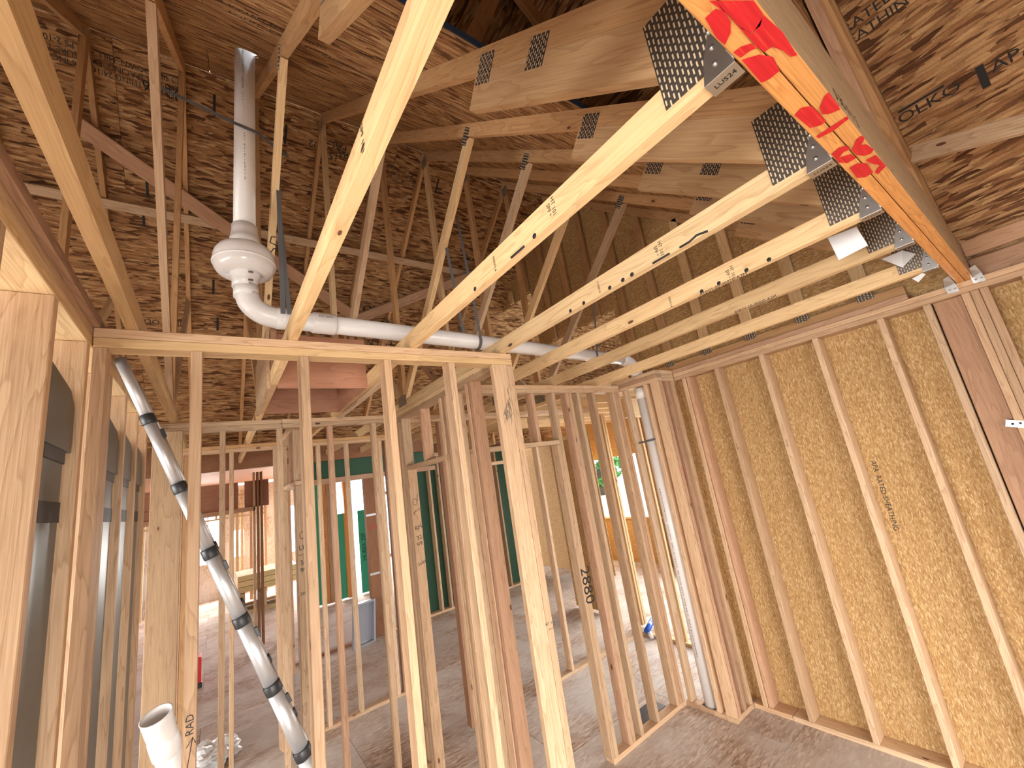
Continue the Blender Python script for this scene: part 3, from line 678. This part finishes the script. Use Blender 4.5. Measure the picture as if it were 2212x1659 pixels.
# linen closet return between the middle and rear partitions, with the other door note
w6 = struct('wall_linen', (.62, 4.6, 0))
for (za, zb) in ((3.0005, 3.0375), (3.0385, 3.0755)): bx('top_plate', .56, .649, Y3+.09, Y4-.001, za, zb, STUD, w6)
stud(w6, .56, .649, 4.04, 4.078, z1=2.50, mat=STUD); stud(w6, .56, .649, 5.20, 5.238); stud(w6, .56, .649, 4.085, 4.123)
bx('door_header', .56, .649, 4.04, 5.19, 2.502, 2.54, STUD, w6); bx('cripple_stud', .56, .649, 4.35, 4.388, 2.541, 3.0, STUDR, w6)
for s, z in (('LH', 1.98), ('34', 1.86), ('99', 1.80), ('2880', 1.62)):
    text('pen_note', s, (.605, 4.0392, z), (1, 0, .12), (0, 0, 1), .055 if len(s) < 3 else .035, BLKP, w6)
stroke('pen_arrow', [(.57, 4.0390, 1.92), (.64, 4.0390, 1.93), (.62, 4.0390, 1.945)], .0018, BLKP, w6); stroke('pen_arrow', [(.64, 4.0390, 1.93), (.618, 4.0390, 1.912)], .0018, BLKP, w6)
stroke('pen_mark', [(.60+.02*math.cos(a/8*6.28), 4.0390, 2.08+.03*math.sin(a/8*6.28)) for a in range(9)]+[(.63, 4.0390, 2.16)], .0018, BLKP, w6)

# ---- back wall line with laminated beams
w7 = struct('wall_back', (1, 7.75, 0)); Y7 = 7.27
bx('laminated_header', -1.2, .86, Y7, Y7+.089, 2.99, 3.35, LVLM, w7); bx('laminated_header', .862, 3.4, Y7, Y7+.089, 2.99, 3.35, LVLM, w7)
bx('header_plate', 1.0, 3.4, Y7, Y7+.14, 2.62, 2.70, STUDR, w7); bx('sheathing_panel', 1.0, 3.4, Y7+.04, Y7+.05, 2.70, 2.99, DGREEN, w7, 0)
for xx, m in ((-.6, STUD), (-.24, STUD), (.86, LVLM), (.90, STUDR), (1.0, STUD)): stud(w7, xx, xx+T, Y7, Y7+.14, z1=2.99, mat=m)
bx('laminated_post', 2.18, 2.36, 7.70, 7.84, 0, 2.75, LVLM, w7); 
for zz in (1.97, .98): bx('post_strap', 2.175, 2.365, 7.696, 7.70, zz, zz+.035, GALV, w7, 0)
text('red_pen_note', 'C16', (2.27, 7.6975, 1.78), (1, 0, 0), (0, 0, 1), .11, REDINK, w7)
bx('sill_plate', .95, 2.18, 7.74, 7.83, 0, .035, LVLM, w7)
stroke_b = [(2.41, STUD), (2.47, STUD), (2.62, STUDR), (2.66, STUD), (3.02, STUDR), (3.06, STUD), (3.45, STUD)]
for xx, m in stroke_b: stud(w7, xx, xx+T, 7.72, 7.86, z1=2.9, mat=m)
for (za, zb) in ((2.905, 2.942), (2.943, 2.98)): bx('top_plate', 2.36, 6.0, 7.72, 7.86, za, zb, STUD, w7)
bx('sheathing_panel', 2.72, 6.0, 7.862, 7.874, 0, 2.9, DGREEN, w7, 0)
for xx in (3.65, 3.86, 4.26, 4.66, 5.06, 5.5): stud(w7, xx, xx+T, 7.72, 7.86, z1=2.9, mat=STUD)
bx('bottom_plate', 2.36, 6.0, 7.72, 7.86, 0, .037, STUD, w7)
bx('frieze_panel', 2.2, 8.4, 7.862, 7.874, 2.9, 3.5, PLYW, w7, 0)
for k in range(9): bx('rim_block', 2.5+.6*k, 2.54+.6*k, 7.4, 7.86, 3.0, 3.3, JOIST, w7)
bx('window_sill', 2.40, 2.72, 7.70, 7.88, 1.20, 1.24, STUD, w7)
bx('cap_strip', 2.36, 2.70, 7.72, 7.86, 2.30, 2.36, STUD, w7)

# ---- great room beyond
w8 = struct('wall_great_room', (0, 13, 0))
bx('sheathing_panel', 1.75, 2.05, 11.2, 11.212, .03, 3.0, GREEN, w8, 0); bx('sheathing_panel', 2.45, 2.75, 11.2, 11.212, .03, 2.0, GREEN, w8, 0); bx('sheathing_panel', 2.95, 3.20, 11.2, 11.212, .03, 2.0, GREEN, w8, 0)
for xx in (2.05, 2.60, 2.2, 3.2, 3.3): stud(w8, xx, xx+.14, 11.05, 11.19, z1=3.3, mat=BEAM if xx in (2.05, 2.60) else STUD)
text('sheathing_print', 'HUBER ZIP', (3.06, 11.199, 1.1), (0, 0, 1), (-1, 0, 0), .14, DGREEN, w8)
text('red_pen_note', 'H 1', (2.12, 11.049, 1.6), (0, 0, 1), (-1, 0, 0), .1, REDINK, w8)
bx('wall_panel', -1.2, .35, 9.5, 9.512, 2.45, 2.95, PLYW, w8, 0); bx('wall_panel', .45, .85, 9.5, 9.512, 2.45, 2.95, PLYW, w8, 0)
bx('door_header', -1.2, .62, 9.38, 9.49, 2.38, 2.46, STUDR, w8)
for xx, m in ((.24, STUD), (.58, STUD), (.64, LVLM), (.70, LVLM), (.96, STUD)): stud(w8, xx, xx+T, 9.38, 9.52, z1=3.1, mat=m)
# far framing grid (tray ceiling and window wall)
for zz in (2.30, 2.42, 2.62, 2.88): bx('ceiling_strip', -2.5, 1.2, 14.0, 14.09, zz, zz+.04, JOIST, w8)
for xx in (-1.6, -1.2, -.8, -.4, 0, .4): bx('ceiling_block', xx, xx+.05, 14.0, 14.04, 2.30, 2.95, JOIST, w8)
for xx, yy in ((-.62, 15.2), (.10, 15.2), (.35, 15.0), (.48, 14.6), (.62, 15.2), (.80, 14.4), (.92, 15.2), (1.0, 14.0), (1.22, 15.2), (1.45, 14.8), (1.7, 15.2), (2.1, 15.2), (-1.1, 15.2), (-1.6, 15.2)): stud(w8, xx, xx+.07, yy, yy+.1, z1=3.1, mat=STUDR if xx in (.35, .8, 1.22) else JOIST)
for xa, xb, za, zb in ((-3.2, -.50, 0, 3.3), (-.5, .12, 0, 1.05), (-.5, .12, 2.45, 3.3), (.12, .42, 0, 3.3), (.42, .75, 0, 1.1), (.42, .75, 1.9, 3.3), (.75, 1.3, 0, 3.3), (1.3, 1.6, 0, 3.3), (1.6, 3.5, 0, .9), (1.6, 3.5, 2.4, 3.3)): bx('wall_panel', xa, xb, 16.3, 16.32, za, zb, OSB_F, w8, 0)
bx('window_bar', -.2, -.16, 16.28, 16.33, 1.05, 2.45, GLASS, w8, 0); bx('window_bar', -.5, .1, 16.28, 16.33, 2.05, 2.08, GLASS, w8, 0)
bx('ceiling_panel', -5, 6, 7.46, 17, 3.36, 3.38, PLYW, w8, 0)

# ---- porch / side room to the right, very bright
w9 = struct('wall_porch', (7, 5, 0))
bx('bottom_plate', 4.02, 4.62, 2.38, 2.47, 0, .037, STUD, w9)
bx('wall_panel', 6.6, 6.612, 6.2, 9, 0, 3.0, OSB_W, w9, 0)
bx('wall_panel', 4.9, 4.912, 4.95, 5.6, .03, 2.75, OSB_W, w9, 0)
stud(w9, 4.75, 4.79, 4.14, 4.23, mat=JOIST); stud(w9, 4.80, 4.84, 4.14, 4.23, mat=JOIST)
stud(w9, 4.62, 4.66, 3.4, 3.49, z1=2.9, mat=JOIST)
bx('bottom_plate', 4.58, 4.67, 2.48, 4.03, 0, .037, JOIST, w9)
bx('wall_panel', 7.60, 7.62, 4.2, 8.2, 0, .95, OSB_W, w9, 0); bx('wall_panel', 7.60, 7.62, 2.0, 8.2, 2.35, 3.28, OSB_W, w9, 0)
bx('wall_panel', 7.60, 7.62, 5.25, 5.6, .95, 2.35, OSB_W, w9, 0); bx('window_sill', 7.5, 7.66, 4.2, 8.2, .95, .99, JOIST, w9)
for yy in (4.3, 4.7, 5.2, 5.62, 6.8, 7.2): stud(w9, 7.45, 7.59, yy, yy+T, z1=3.0, mat=JOIST)
for k in range(9): bx('porch_joist', 4.2, 8.0, 2.5+.42*k, 2.54+.42*k, 3.10, 3.24, JOIST, w9)
bx('porch_beam', 4.3, 7.9, 3.30, 3.39, 2.80, 3.05, JOIST, w9)
bx('porch_ceiling', 4.02, 8.3, 2.0, 8.2, 3.26, 3.28, OSB_W, w9, 0)
bx('porch_end_panel', 7.74, 7.75, 2.0, 8.1, 3.28, 6.0, OSB_R, w9, 0); bx('porch_frieze', 4.05, 7.74, 7.46, 7.47, 3.05, 3.5, OSB_R, w9, 0)

# ------------------------------------------------------------------ room behind the camera
wb = struct('wall_behind', (1, -2.9, 0))
for xa, xb, za, zb in ((-4.2, -2.05, 0, 3.4), (-2.05, .25, 2.15, 3.4), (.25, 1.45, 0, 3.4), (1.45, 3.35, 0, .65), (1.45, 3.35, 2.35, 3.4), (3.35, 3.85, 0, 3.4)):
    bx('wall_panel', xa, xb, -2.92, -2.90, za, zb, OSB_W, wb, 0)
ws = struct('wall_side', (-4.2, 2, 0))
bx('wall_panel', -4.22, -4.2, -3.6, 12, 0, .4, OSB_W, ws, 0); bx('wall_panel', -4.22, -4.2, -3.6, 12, 2.6, 4.4, OSB_W, ws, 0)
bx('wall_panel', -4.22, -4.2, -3.6, -1.1, .4, 2.6, OSB_W, ws, 0); bx('wall_panel', -4.22, -4.2, 3.5, 12, .4, 2.6, OSB_W, ws, 0)

# ------------------------------------------------------------------ vent pipe
PY0 = 2.555; R = .0575
vp = thing('vent_pipe', 'white plastic pipe running level above the header wall to the corner', 'pipe', (2, PY0, 3.35))
ax0 = Vector((.142, PY0, 3.47)); slope = -.036
def hz(x): return 3.412 + slope*(x-.44)
bend = []
for i in range(13):
    a = math.radians(90*i/12); bend.append(Vector((.142+.16*(1-math.cos(a)), PY0, 3.545-.128*math.sin(a))))
tube('elbow', bend, R+.004, PVC, vp, 32)
tube('elbow_hub', [(.136, PY0, 3.53), (.136, PY0, 3.60)], R+.006, PVC, vp, 32)
tube('elbow_hub', [(.285, PY0, 3.4175), (.375, PY0, 3.4145)], R+.0065, PVC, vp, 32)
tube('run', [(.37, PY0, hz(.37)), (3.42, PY0, hz(3.42))], R, PVC, vp, 32)
tube('coupling', [(.475, PY0, hz(.475)), (.485, PY0, hz(.485)), (.605, PY0, hz(.605)), (.615, PY0, hz(.615))], [R+.004, R+.008, R+.008, R+.004], PVC, vp, 32)
bend = []
for i in range(11):
    a = math.radians(90*i/10); bend.append(Vector((3.42+.21*math.sin(a), PY0, hz(3.42)-.19*(1-math.cos(a)))))
tube('elbow', bend, R+.006, PVC, vp, 32)
text('pipe_print', 'PVC DWV', (.545, PY0-R-.0105, hz(.545)+.02), (1, 0, -.03), (0, 0, 1), .018, BLKP, vp)
rp = thing('riser_pipe', 'white plastic riser pipe standing in the corner chase down to the floor', 'pipe', (3.63, PY0, .02))
tube('pipe', [(3.63, PY0, .0), (3.63, PY0, 2.99)], R, PVC, rp, 32)
tube('coupling', [(3.63, PY0, 2.88), (3.63, PY0, 2.985)], R+.007, PVC, rp, 32)
text('pipe_print', 'CHARLOTTE PIPE  4 IN PVC-1120 SCH 40  ASTM D1785  NSF-PW  CHARLOTTE PIPE', (3.63-R-.001, PY0-.005, 1.2), (0, 0, 1), (0, 1, 0), .016, BLKP, rp, 2.6)
stk = thing('vent_stack', 'tall white plastic pipe rising from the round fan through the roof', 'pipe', (.14, PY0, 3.9))
tube('pipe', [(.130, PY0, 3.985), (.142, PY0, 5.75)], R, PVC, stk, 32)
text('pipe_print', 'CHARLOTTE PIPE  4 IN', (.142-.018, PY0-R+.0015, 4.45), (0, 0, 1), (-1, .25, 0), .03, BLKP, stk, 1.15)
text('pipe_print', '-- PVC 1120 ASTM D 2665 -- NSF-DWV -- SCH 40 PVC-I TYPE I --', (.142-.018, PY0-R+.0015, 5.0), (0, 0, 1), (-1, .25, 0), .014, BLKP, stk, 1.6)
fan = thing('radon_fan', 'round white inline fan fitted in the vertical vent pipe', 'fan', (.13, PY0, 3.72))
FB = Vector((.130, PY0, 0)); up = Vector((.006, 0, 1))
def fp(z): return FB + Vector((.0, 0, z))
lathe('housing', [(.066, 3.676), (.075, 3.669), (.105, 3.667), (.135, 3.682), (.151, 3.708), (.156, 3.735), (.157, 3.762), (.152, 3.795), (.134, 3.828), (.105, 3.846), (.085, 3.853), (.066, 3.857)], FB, (0, 0, 1), FANP, fan, 56)
lathe('housing_rim', [(.154, 3.731), (.1605, 3.733), (.1605, 3.741), (.155, 3.743)], FB, (0, 0, 1), FANP, fan, 56)
lathe('coupling', [(.064, 3.852), (.0765, 3.853), (.0765, 3.900), (.074, 3.902), (.069, 3.940), (.0665, 3.945), (.0665, 3.990), (.062, 3.992)], FB, (0, 0, 1), PVC, fan, 40)
lathe('coupling', [(.060, 3.588), (.0645, 3.589), (.0645, 3.628), (.068, 3.638), (.0775, 3.664), (.0775, 3.694), (.066, 3.696)], FB, (0, 0, 1), PVC, fan, 40)
for zz, rr in ((3.880, .077), (3.968, .067), (3.655, .0755), (3.610, .065)):
    lathe('hose_clamp', [(rr-.002, zz-.0055), (rr+.002, zz-.0055), (rr+.002, zz+.0055), (rr-.002, zz+.0055)], FB, (0, 0, 1), CLAMP, fan, 40)
for zz, rr in ((3.655, .0755), (3.610, .065)): bx('clamp_screw', .13+.012, .13+.036, PY0-rr-.007, PY0-rr+.002, zz-.005, zz+.005, STEEL, fan, .001)
wire = [(.285, PY0-.05, 3.93), (.262, PY0-.07, 3.915), (.255, PY0-.06, 3.88), (.28, PY0-.075, 3.86), (.30, PY0-.06, 3.845), (.27, PY0-.08, 3.83), (.25, PY0-.06, 3.80)]
tube('power_lead', wire, .003, BLACKP, fan, 8)

# straps
def strap(name_label, pts, w, wdir):
    t = thing('pipe_strap', name_label, 'strap', pts[0], 'grey hanger straps')
    for a, b in zip(pts[:-1], pts[1:]): board('strap_length', a, b, w, .002, wdir, STRAP, t, 0)
    return t
def loop(t, cx, z0, w=.026):
    pts = []
    bm = bmesh.new(); ring = []
    for i in range(25):
        a = math.pi*(-.05) - math.pi*1.1*i/24 + 0
        ring.append([bm.verts.new((cx+s*w/2, PY0+(R+.0025)*math.cos(a), z0+(R+.0025)*math.sin(a))) for s in (-1, 1)])
    for r0, r1 in zip(ring[:-1], ring[1:]): bm.faces.new((r0[0], r0[1], r1[1], r1[0]))
    me = bpy.data.meshes.new('loop'); bm.to_mesh(me); bm.free()
    o = put('strap_loop', me, STRAP, t); md = o.modifiers.new('thick', 'SOLIDIFY'); md.thickness = .002; md.offset = 1
    return o
s = strap('grey strap slanting past the vent stack to the web on its right', [(-.30, PY0-.04, 4.776), (.075, PY0-.065, 4.665), (.19, PY0-.075, 4.64), (.37, PY0-.05, 4.545)], .022, (0, 0, 1))
s2 = strap('pair of grey straps hanging beside the round fan and holding the pipe', [(.305, PY0-.075, 4.47), (.312, PY0-.066, 3.42)], .026, (1, 0, 0))
board('strap_length', (.308, PY0-.05, 4.15), (.345, PY0-.068, 3.42), .024, .002, (1, 0, 0), STRAP, s2, 0)
loop(s2, .312, hz(.312)); loop(s2, .347, hz(.347))
s3 = strap('grey straps hanging from the web above the middle of the level pipe', [(1.60, PY0-.06, 4.44), (1.665, PY0-.063, hz(1.66))], .024, (1, 0, 0))
board('strap_length', (1.475, PY0-.04, 4.14), (1.60, PY0+.063, hz(1.6)), .024, .002, (1, 0, 0), STRAP, s3, 0); loop(s3, 1.665, hz(1.665))
s4 = strap('grey strap holding the level pipe close to the corner', [(3.30, PY0+.06, 4.25), (2.99, PY0-.06, hz(2.99))], .022, (1, 0, 0)); loop(s4, 2.99, hz(2.99))
s5 = strap('grey strap across the riser pipe in the corner chase', [(3.60, 2.70, 2.43), (3.565, PY0, 2.435), (3.57, 2.46, 2.44)], .02, (0, 0, 1))

# ------------------------------------------------------------------ attic hatch box
hb = thing('attic_hatch_box', 'brown plywood hatch box hung between the ceiling trusses behind the header wall', 'hatch box', (.6, 3.2, 3.07))
bx('side_panel', .311, .865, 2.82, 2.839, 3.06, 3.42, PLYW, hb, 0); bx('side_panel', .311, .865, 3.62, 3.639, 3.06, 3.42, PLYW, hb, 0)
bx('end_panel', .252, .269, 2.80, 3.66, 3.05, 3.44, STUD, hb, 0); bx('end_panel', .848, .866, 2.841, 3.618, 3.06, 3.42, PLYW, hb, 0)
bx('cleat', .275, .309, 2.78, 2.818, 3.17, 3.45, STUDR, hb); bx('ledger', .907, .945, 2.6, 3.9, 3.05, 3.085, STUD, hb)

# ------------------------------------------------------------------ ladder behind the header wall
ld = thing('telescopic_ladder', 'silver telescopic ladder with black collars leaning behind the header wall studs', 'ladder', (.80, 2.45, 0))
LA = Vector((-.33, 0, 3.035)); LBm = Vector((.79, 0, .0)); ldir = (LBm-LA).normalized(); Ltot = (LBm-LA).length
cz = [2.769, 2.47, 2.184, 1.887, 1.591, 1.307, 1.02, .73, .43]
ts = [(3.035-z)/(-ldir.z) for z in cz]
edges = [0]+ts+[Ltot]
for yy in (2.25, 2.66):
    for i in range(len(edges)-1):
        r = .0205 + .0017*i
        tube('stile_tube', [LA+ldir*edges[i]+Vector((0, yy, 0)), LA+ldir*edges[i+1]+Vector((0, yy, 0))], r, ALU, ld, 24)
        if i < len(ts):
            c = LA+ldir*ts[i]+Vector((0, yy, 0))
            tube('collar', [c-ldir*.022, c-ldir*.018, c+ldir*.018, c+ldir*.022], [r+.003, r+.0055, r+.0055, r+.003], BLACKP, ld, 24)
            nrm = Vector((-ldir.z, 0, ldir.x)); 
            if yy > 2.5: continue
            k = c + ldir*.075 + nrm*(r+.006)
            if nrm.x < 0: k = c + ldir*.075 - nrm*(r+.006)
            board('latch_button', k-ldir*.02, k+ldir*.02, .016, .014, (0, 1, 0), BLACKP, ld, .002)
for i in range(len(ts)):
    c = LA+ldir*(ts[i]+.03); board('rung', c+Vector((0, 2.272, 0)), c+Vector((0, 2.638, 0)), .05, .028, ldir, ALU, ld, .003)

# ------------------------------------------------------------------ loose pipe at lower left
lp = thing('loose_pipe', 'white plastic pipe with a flared open socket standing at lower left', 'pipe', (-.05, 2.6, 0))
top = PY(337, 1545, 2.42); bot = top + (PY(372, 1659, 2.50)-top)*9
bot = top + (bot-top)*((top.z-.02)/(top.z-bot.z)); dd = (bot-top).normalized()
def pipe_part(name, hs, rs):
    o = put(name, tube_mesh([top+dd*h for h in hs], rs, 36, False), PVC, lp); md = o.modifiers.new('wall', 'SOLIDIFY'); md.thickness = .005; md.offset = -1
pipe_part('socket', [0, .02, .06, .10, .115], [.053, .0515, .0505, .0475, .046])
pipe_part('hub', [.100, .104, .175, .180], [.046, .0505, .0505, .046])
pipe_part('pipe', [.06, (bot-top).length], [.0445, .0445])

# ------------------------------------------------------------------ papers on the trusses
pp = decal('truss_tag_paper', [PX(u, v, 2.36) for u, v in ((1788, 514), (1850, 490), (1875, 530), (1812, 562))], (0, 0, 0), PAPER)
tag(pp, 'square white paper tag hanging just below the third nail plate on the beam', 'paper tag'); md = pp.modifiers.new('t', 'SOLIDIFY'); md.thickness = .0006
pc = thing('crumpled_paper', 'crumpled pale paper tag beside the fourth nail plate', 'paper tag', PX(1940, 558, 3.2))
a = [PX(u, v, 3.2) for u, v in ((1904, 560), (1945, 544), (1976, 546), (1950, 578))]
decal('sheet', [a[0], a[1]+Vector((.0, -.01, .004)), a[3]], (0, 0, 0), PAPER, pc); decal('folded_sheet', [a[1]+Vector((.0, -.01, .004)), a[2]+Vector((.03, 0, 0)), a[3]], (0, 0, 0), POLY, pc)
pt = thing('torn_paper', 'torn scrap of paper under the last truss at the beam end', 'paper tag', PX(1985, 600, 3.23))
a = [PX(u, v, 3.23) for u, v in ((1970, 602), (1992, 590), (2000, 592), (1984, 610))]
decal('scrap', a, (0, 0, 0), POLY, pt)

# ------------------------------------------------------------------ loose things on the far floor
tt = thing('grey_tote', 'grey plastic tote standing on edge against the laminated post', 'tote', (2.0, 7.62, 0))
slab('base', [(1.82, 7.60, .02), (2.14, 7.66, .02), (2.16, 7.66, .60), (1.86, 7.60, .60)], (0, .02, 0), TOTE, tt, (0, 0, 1))
for (a, b) in (((1.80, 7.55, .0), (2.14, 7.62, .0)), ((1.84, 7.55, .62), (2.18, 7.62, .62))): board('rim', a, b, .03, .12, (0, 0, 1), TOTE, tt)
for (a, b) in (((1.80, 7.55, .0), (1.84, 7.55, .62)), ((2.14, 7.62, .0), (2.18, 7.62, .62))): board('rim', a, b, .03, .12, (1, 0, 0), TOTE, tt)
pl = thing('pallet_stack', 'stack of strand board sheets on a wooden pallet in the bright far room', 'pallet', (.9, 13, 0))
for zz in range(3): bx('sheet', .45, 1.75, 12.6, 13.9, .52+.13*zz, .64+.13*zz, JOIST, pl, .003)
for xx in (.5, .95, 1.4): bx('pallet_runner', xx, xx+.1, 12.62, 13.88, .1, .5, STUD, pl)
for yy in (12.62, 13.2, 13.75): bx('pallet_slat', .46, 1.6, yy, yy+.12, .0, .09, STUD, pl)
bg_ = thing('plastic_bag', 'crumpled clear plastic bag on the floor behind the header wall', 'plastic bag', (-.05, 5.85, 0))
bm = bmesh.new(); bmesh.ops.create_icosphere(bm, subdivisions=4, radius=1)
from mathutils import noise
for v in bm.verts:
    q = noise.noise(v.co*2.3)*.35 + noise.noise(v.co*6)*.18
    v.co = Vector((v.co.x*.26*(1+q), v.co.y*.25*(1+q), max(v.co.z*.09*(1+q*1.5), -.06)+.06))
me = bpy.data.meshes.new('bag'); bm.to_mesh(me); bm.free(); put('film', me, POLY, bg_, Matrix.Translation((-.06, 5.80, .002)))
ct = thing('caulk_gun', 'blue tube with white tape lying on the sunlit plate by the chase', 'tube', (4.62, 3.97, .04))
tube('tube_body', [(4.52, 3.90, .085), (4.80, 4.00, .115)], .035, BLUE, ct, 20)
bm = bmesh.new(); bmesh.ops.create_icosphere(bm, subdivisions=3, radius=.07)
for v in bm.verts: v.co *= 1+noise.noise(v.co*25)*.5
me = bpy.data.meshes.new('tape'); bm.to_mesh(me); bm.free(); put('tape_wad', me, PAPER, ct, Matrix.Translation((4.88, 3.90, .06)))
tube('nozzle', [(4.55, 3.88, .07), (4.53, 3.84, .005)], [.03, .022], PAPER, ct, 16)
vt = thing('floor_opening_cover', 'dark square duct opening in the floor behind the closet wall', 'floor vent', (3.27, 2.98, 0))
bx('cover', 3.06, 3.42, 2.90, 3.06, .0005, .004, BLACKP, vt, 0)
rb = thing('red_box', 'red toolbox edge showing behind the marked stud', 'toolbox', (-.1, 8.2, 0))
bx('body', -.46, -.15, 8.3, 8.6, .0, .40, RED, rb, .01); bx('foot', -.46, -.135, 8.28, 8.32, 0, .07, BLACKP, rb, .004)

# ------------------------------------------------------------------ printing on the roof boards
def on_far(u, v):
    p = under_far(u, v, .0012*1.3); return p
def far_text(s, u, v, size, flip=True, wide=1.0):
    p = on_far(u, v); xd = Vector((-1, 0, 0)) if flip else Vector((1, 0, 0)); yd = Vector((0, 1, -PITCH)) if flip else Vector((0, -1, PITCH))
    return text('board_print', s, p, xd, yd, size, BLKP, ceil, wide)
far_text('TOLKO', 826, 670, .17); far_text('TOLKO', 812, 742, .17); far_text('TOLKO', 690, 690, .12)
far_text('15\nFACE', 722, 326, .11, True); far_text('APA', 748, 335, .10); far_text('SIZED FOR SPACING\nEXPOSURE 1  PS 2-10\n24/16  7/16 CAT', 870, 380, .06)
far_text('1/2', 680, 312, .1)
for (u, v) in ((318, 405), (463, 228), (617, 290), (461, 620), (470, 700), (944, 402), (310, 470)):
    p = on_far(u, v); board('ink_dash', p+Vector((0, .07, -.07*PITCH)), p-Vector((0, .07, -.07*PITCH)), .022, .001, (1, 0, 0), BLKP, ceil, 0)
far_text('RATED SHEATHING 24/16 7/16 INCH\nSIZED FOR SPACING  EXPOSURE 1\nTHIS SIDE DOWN  MILL 421  PS 2-10', 262, 152, .062, True, .9); far_text('|||| || TOLKO ||||', 330, 695, .09); far_text('32/16', 350, 195, .12)
for (u, v) in ((640, 90), (560, 40)):
    r = ray(u, v); tq = (3.195-CAMZ)/(r.z-PITCH*r.y); p = r*tq; p.z += CAMZ; p -= Vector((0, 0, .002))
    text('board_print', 'TOLKO RATED SHEATHING', p, (1, 0, 0), (0, 1, PITCH), .05, BLKP, ceil)
def on_main(u, v):
    r = ray(u, v); tq = (3.36+PITCH*4-CAMZ)/(r.z+PITCH*r.x); p = r*tq; p.z += CAMZ; return p-Vector((0, 0, .002))
p = on_main(1990, 232); text('board_print', 'TOLKO', p, (0, -1, 0), (-1, 0, PITCH), .085, BLKP, main, 1.1)
p = on_main(1985, 216); board('ink_bar', p+Vector((0, .09, 0)), p-Vector((0, .10, 0)), .012, .001, (1, 0, -PITCH), BLKP, main, 0)
p = on_main(2123, 165); board('ink_bar', p+Vector((.05, 0, -.05*PITCH)), p-Vector((.05, 0, -.05*PITCH)), .03, .001, (0, 1, 0), BLKP, main, 0)
p = on_main(2190, 120); text('board_print', 'APA', p, (0, -1, 0), (-1, 0, PITCH), .085, BLKP, main)
p = on_main(1880, 40); text('board_print', 'RATED\nSHEATHING', p, (0, -1, 0), (-1, 0, PITCH), .07, BLKP, main)

# printing and marks on the bottom chords
def chord_mark(k, u, v, s, size, upright=True):
    x = XR[k]-T-.0008; p = PX(u, v, x)
    return p
TR = {o.location.x: o for o in C.objects if o.name.startswith('roof_truss')}
tr = {k: min(TR.values(), key=lambda o: abs(o.location.x-(XR[k]-T/2))) for k in XR}
for k, u, v, s, sz, vert in ((1, 782, 300, 'SPF 101', .025, True), (2, 1190, 450, 'HT 101\nSPF *', .022, True), (3, 1422, 540, 'HT 101\nSPF *', .022, True), (4, 1577, 590, 'HT 101\nSPF *', .022, True), (2, 1068, 570, '000001A', .018, True), (3, 1293, 620, '1100014', .018, True), (4, 1448, 652, '0000114', .018, True), (4, 1560, 615, 'A10:01-00-00020-A2M', .026, False), (5, 1630, 658, 'A08:01-00-00020-A2M', .026, False)):
    p = PX(u, v, XR[k]-T-.0009)
    text('ink_stamp', s, p, (0, 0, -1) if vert else (0, -1, 0), (0, -1, 0) if vert else (0, 0, 1), sz, BLKP, tr[k])
for k, pts in ((2, [(1108, 572), (1105, 560), (1112, 552), (1125, 547), (1135, 546)]), (3, [(1470, 540), (1490, 525), (1505, 508), (1530, 503)]), (3, [(1412, 575), (1430, 562), (1448, 553)])):
    q = [PX(u, v, XR[k]-T-.001) for u, v in pts]
    q = [Vector((a.x, a.y, max(a.z, 3.079))) for a in q]
    tube('black_marker_stroke', q, .0045, BLKP, tr[k], 6)
for k, u, v in ((2, 1156, 520), (2, 1027, 632), (3, 1365, 593), (3, 1346, 608), (3, 1318, 626), (3, 1262, 660), (3, 1233, 676), (4, 1664, 570), (4, 1615, 592), (4, 1555, 620), (4, 1518, 638)):
    p = PX(u, v, XR[k]-T-.001); p.z = max(min(p.z, 3.10), 3.083)
    lathe('black_marker_dot', [(.0001, 0), (.010, 0), (.009, .0008), (.0001, .001)], p, (-1, 0, 0), BLKP, tr[k], 10)

# ------------------------------------------------------------------ outside
tree = thing('tree', 'green tree seen through the bright window at right', 'tree', (27, 25, -.6))
tube('trunk', [(27, 25, -.6), (27, 25.1, .8), (27.1, 25, 2.2)], [.3, .24, .15], BARK, tree, 12)
bm = bmesh.new()
for i in range(900):
    a = random.uniform(0, 6.28); zz = random.uniform(-1, 1); rr = 2.8*math.sqrt(max(0, 1-zz*zz))*random.uniform(.5, 1)
    c = Vector((27+rr*math.cos(a), 25+rr*math.sin(a), 2.9+zz*2.7)); s = random.uniform(.15, .38)
    d1 = Vector((random.uniform(-1, 1), random.uniform(-1, 1), random.uniform(-1, 1))).normalized()*s; d2 = Vector((-d1.y, d1.x, random.uniform(-.2, .2)))
    bm.faces.new([bm.verts.new(c+d1), bm.verts.new(c+d2), bm.verts.new(c-d1), bm.verts.new(c-d2)])
me = bpy.data.meshes.new('foliage'); bm.to_mesh(me); bm.free(); o = put('foliage', me, LEAF, tree); o['kind'] = 'stuff'
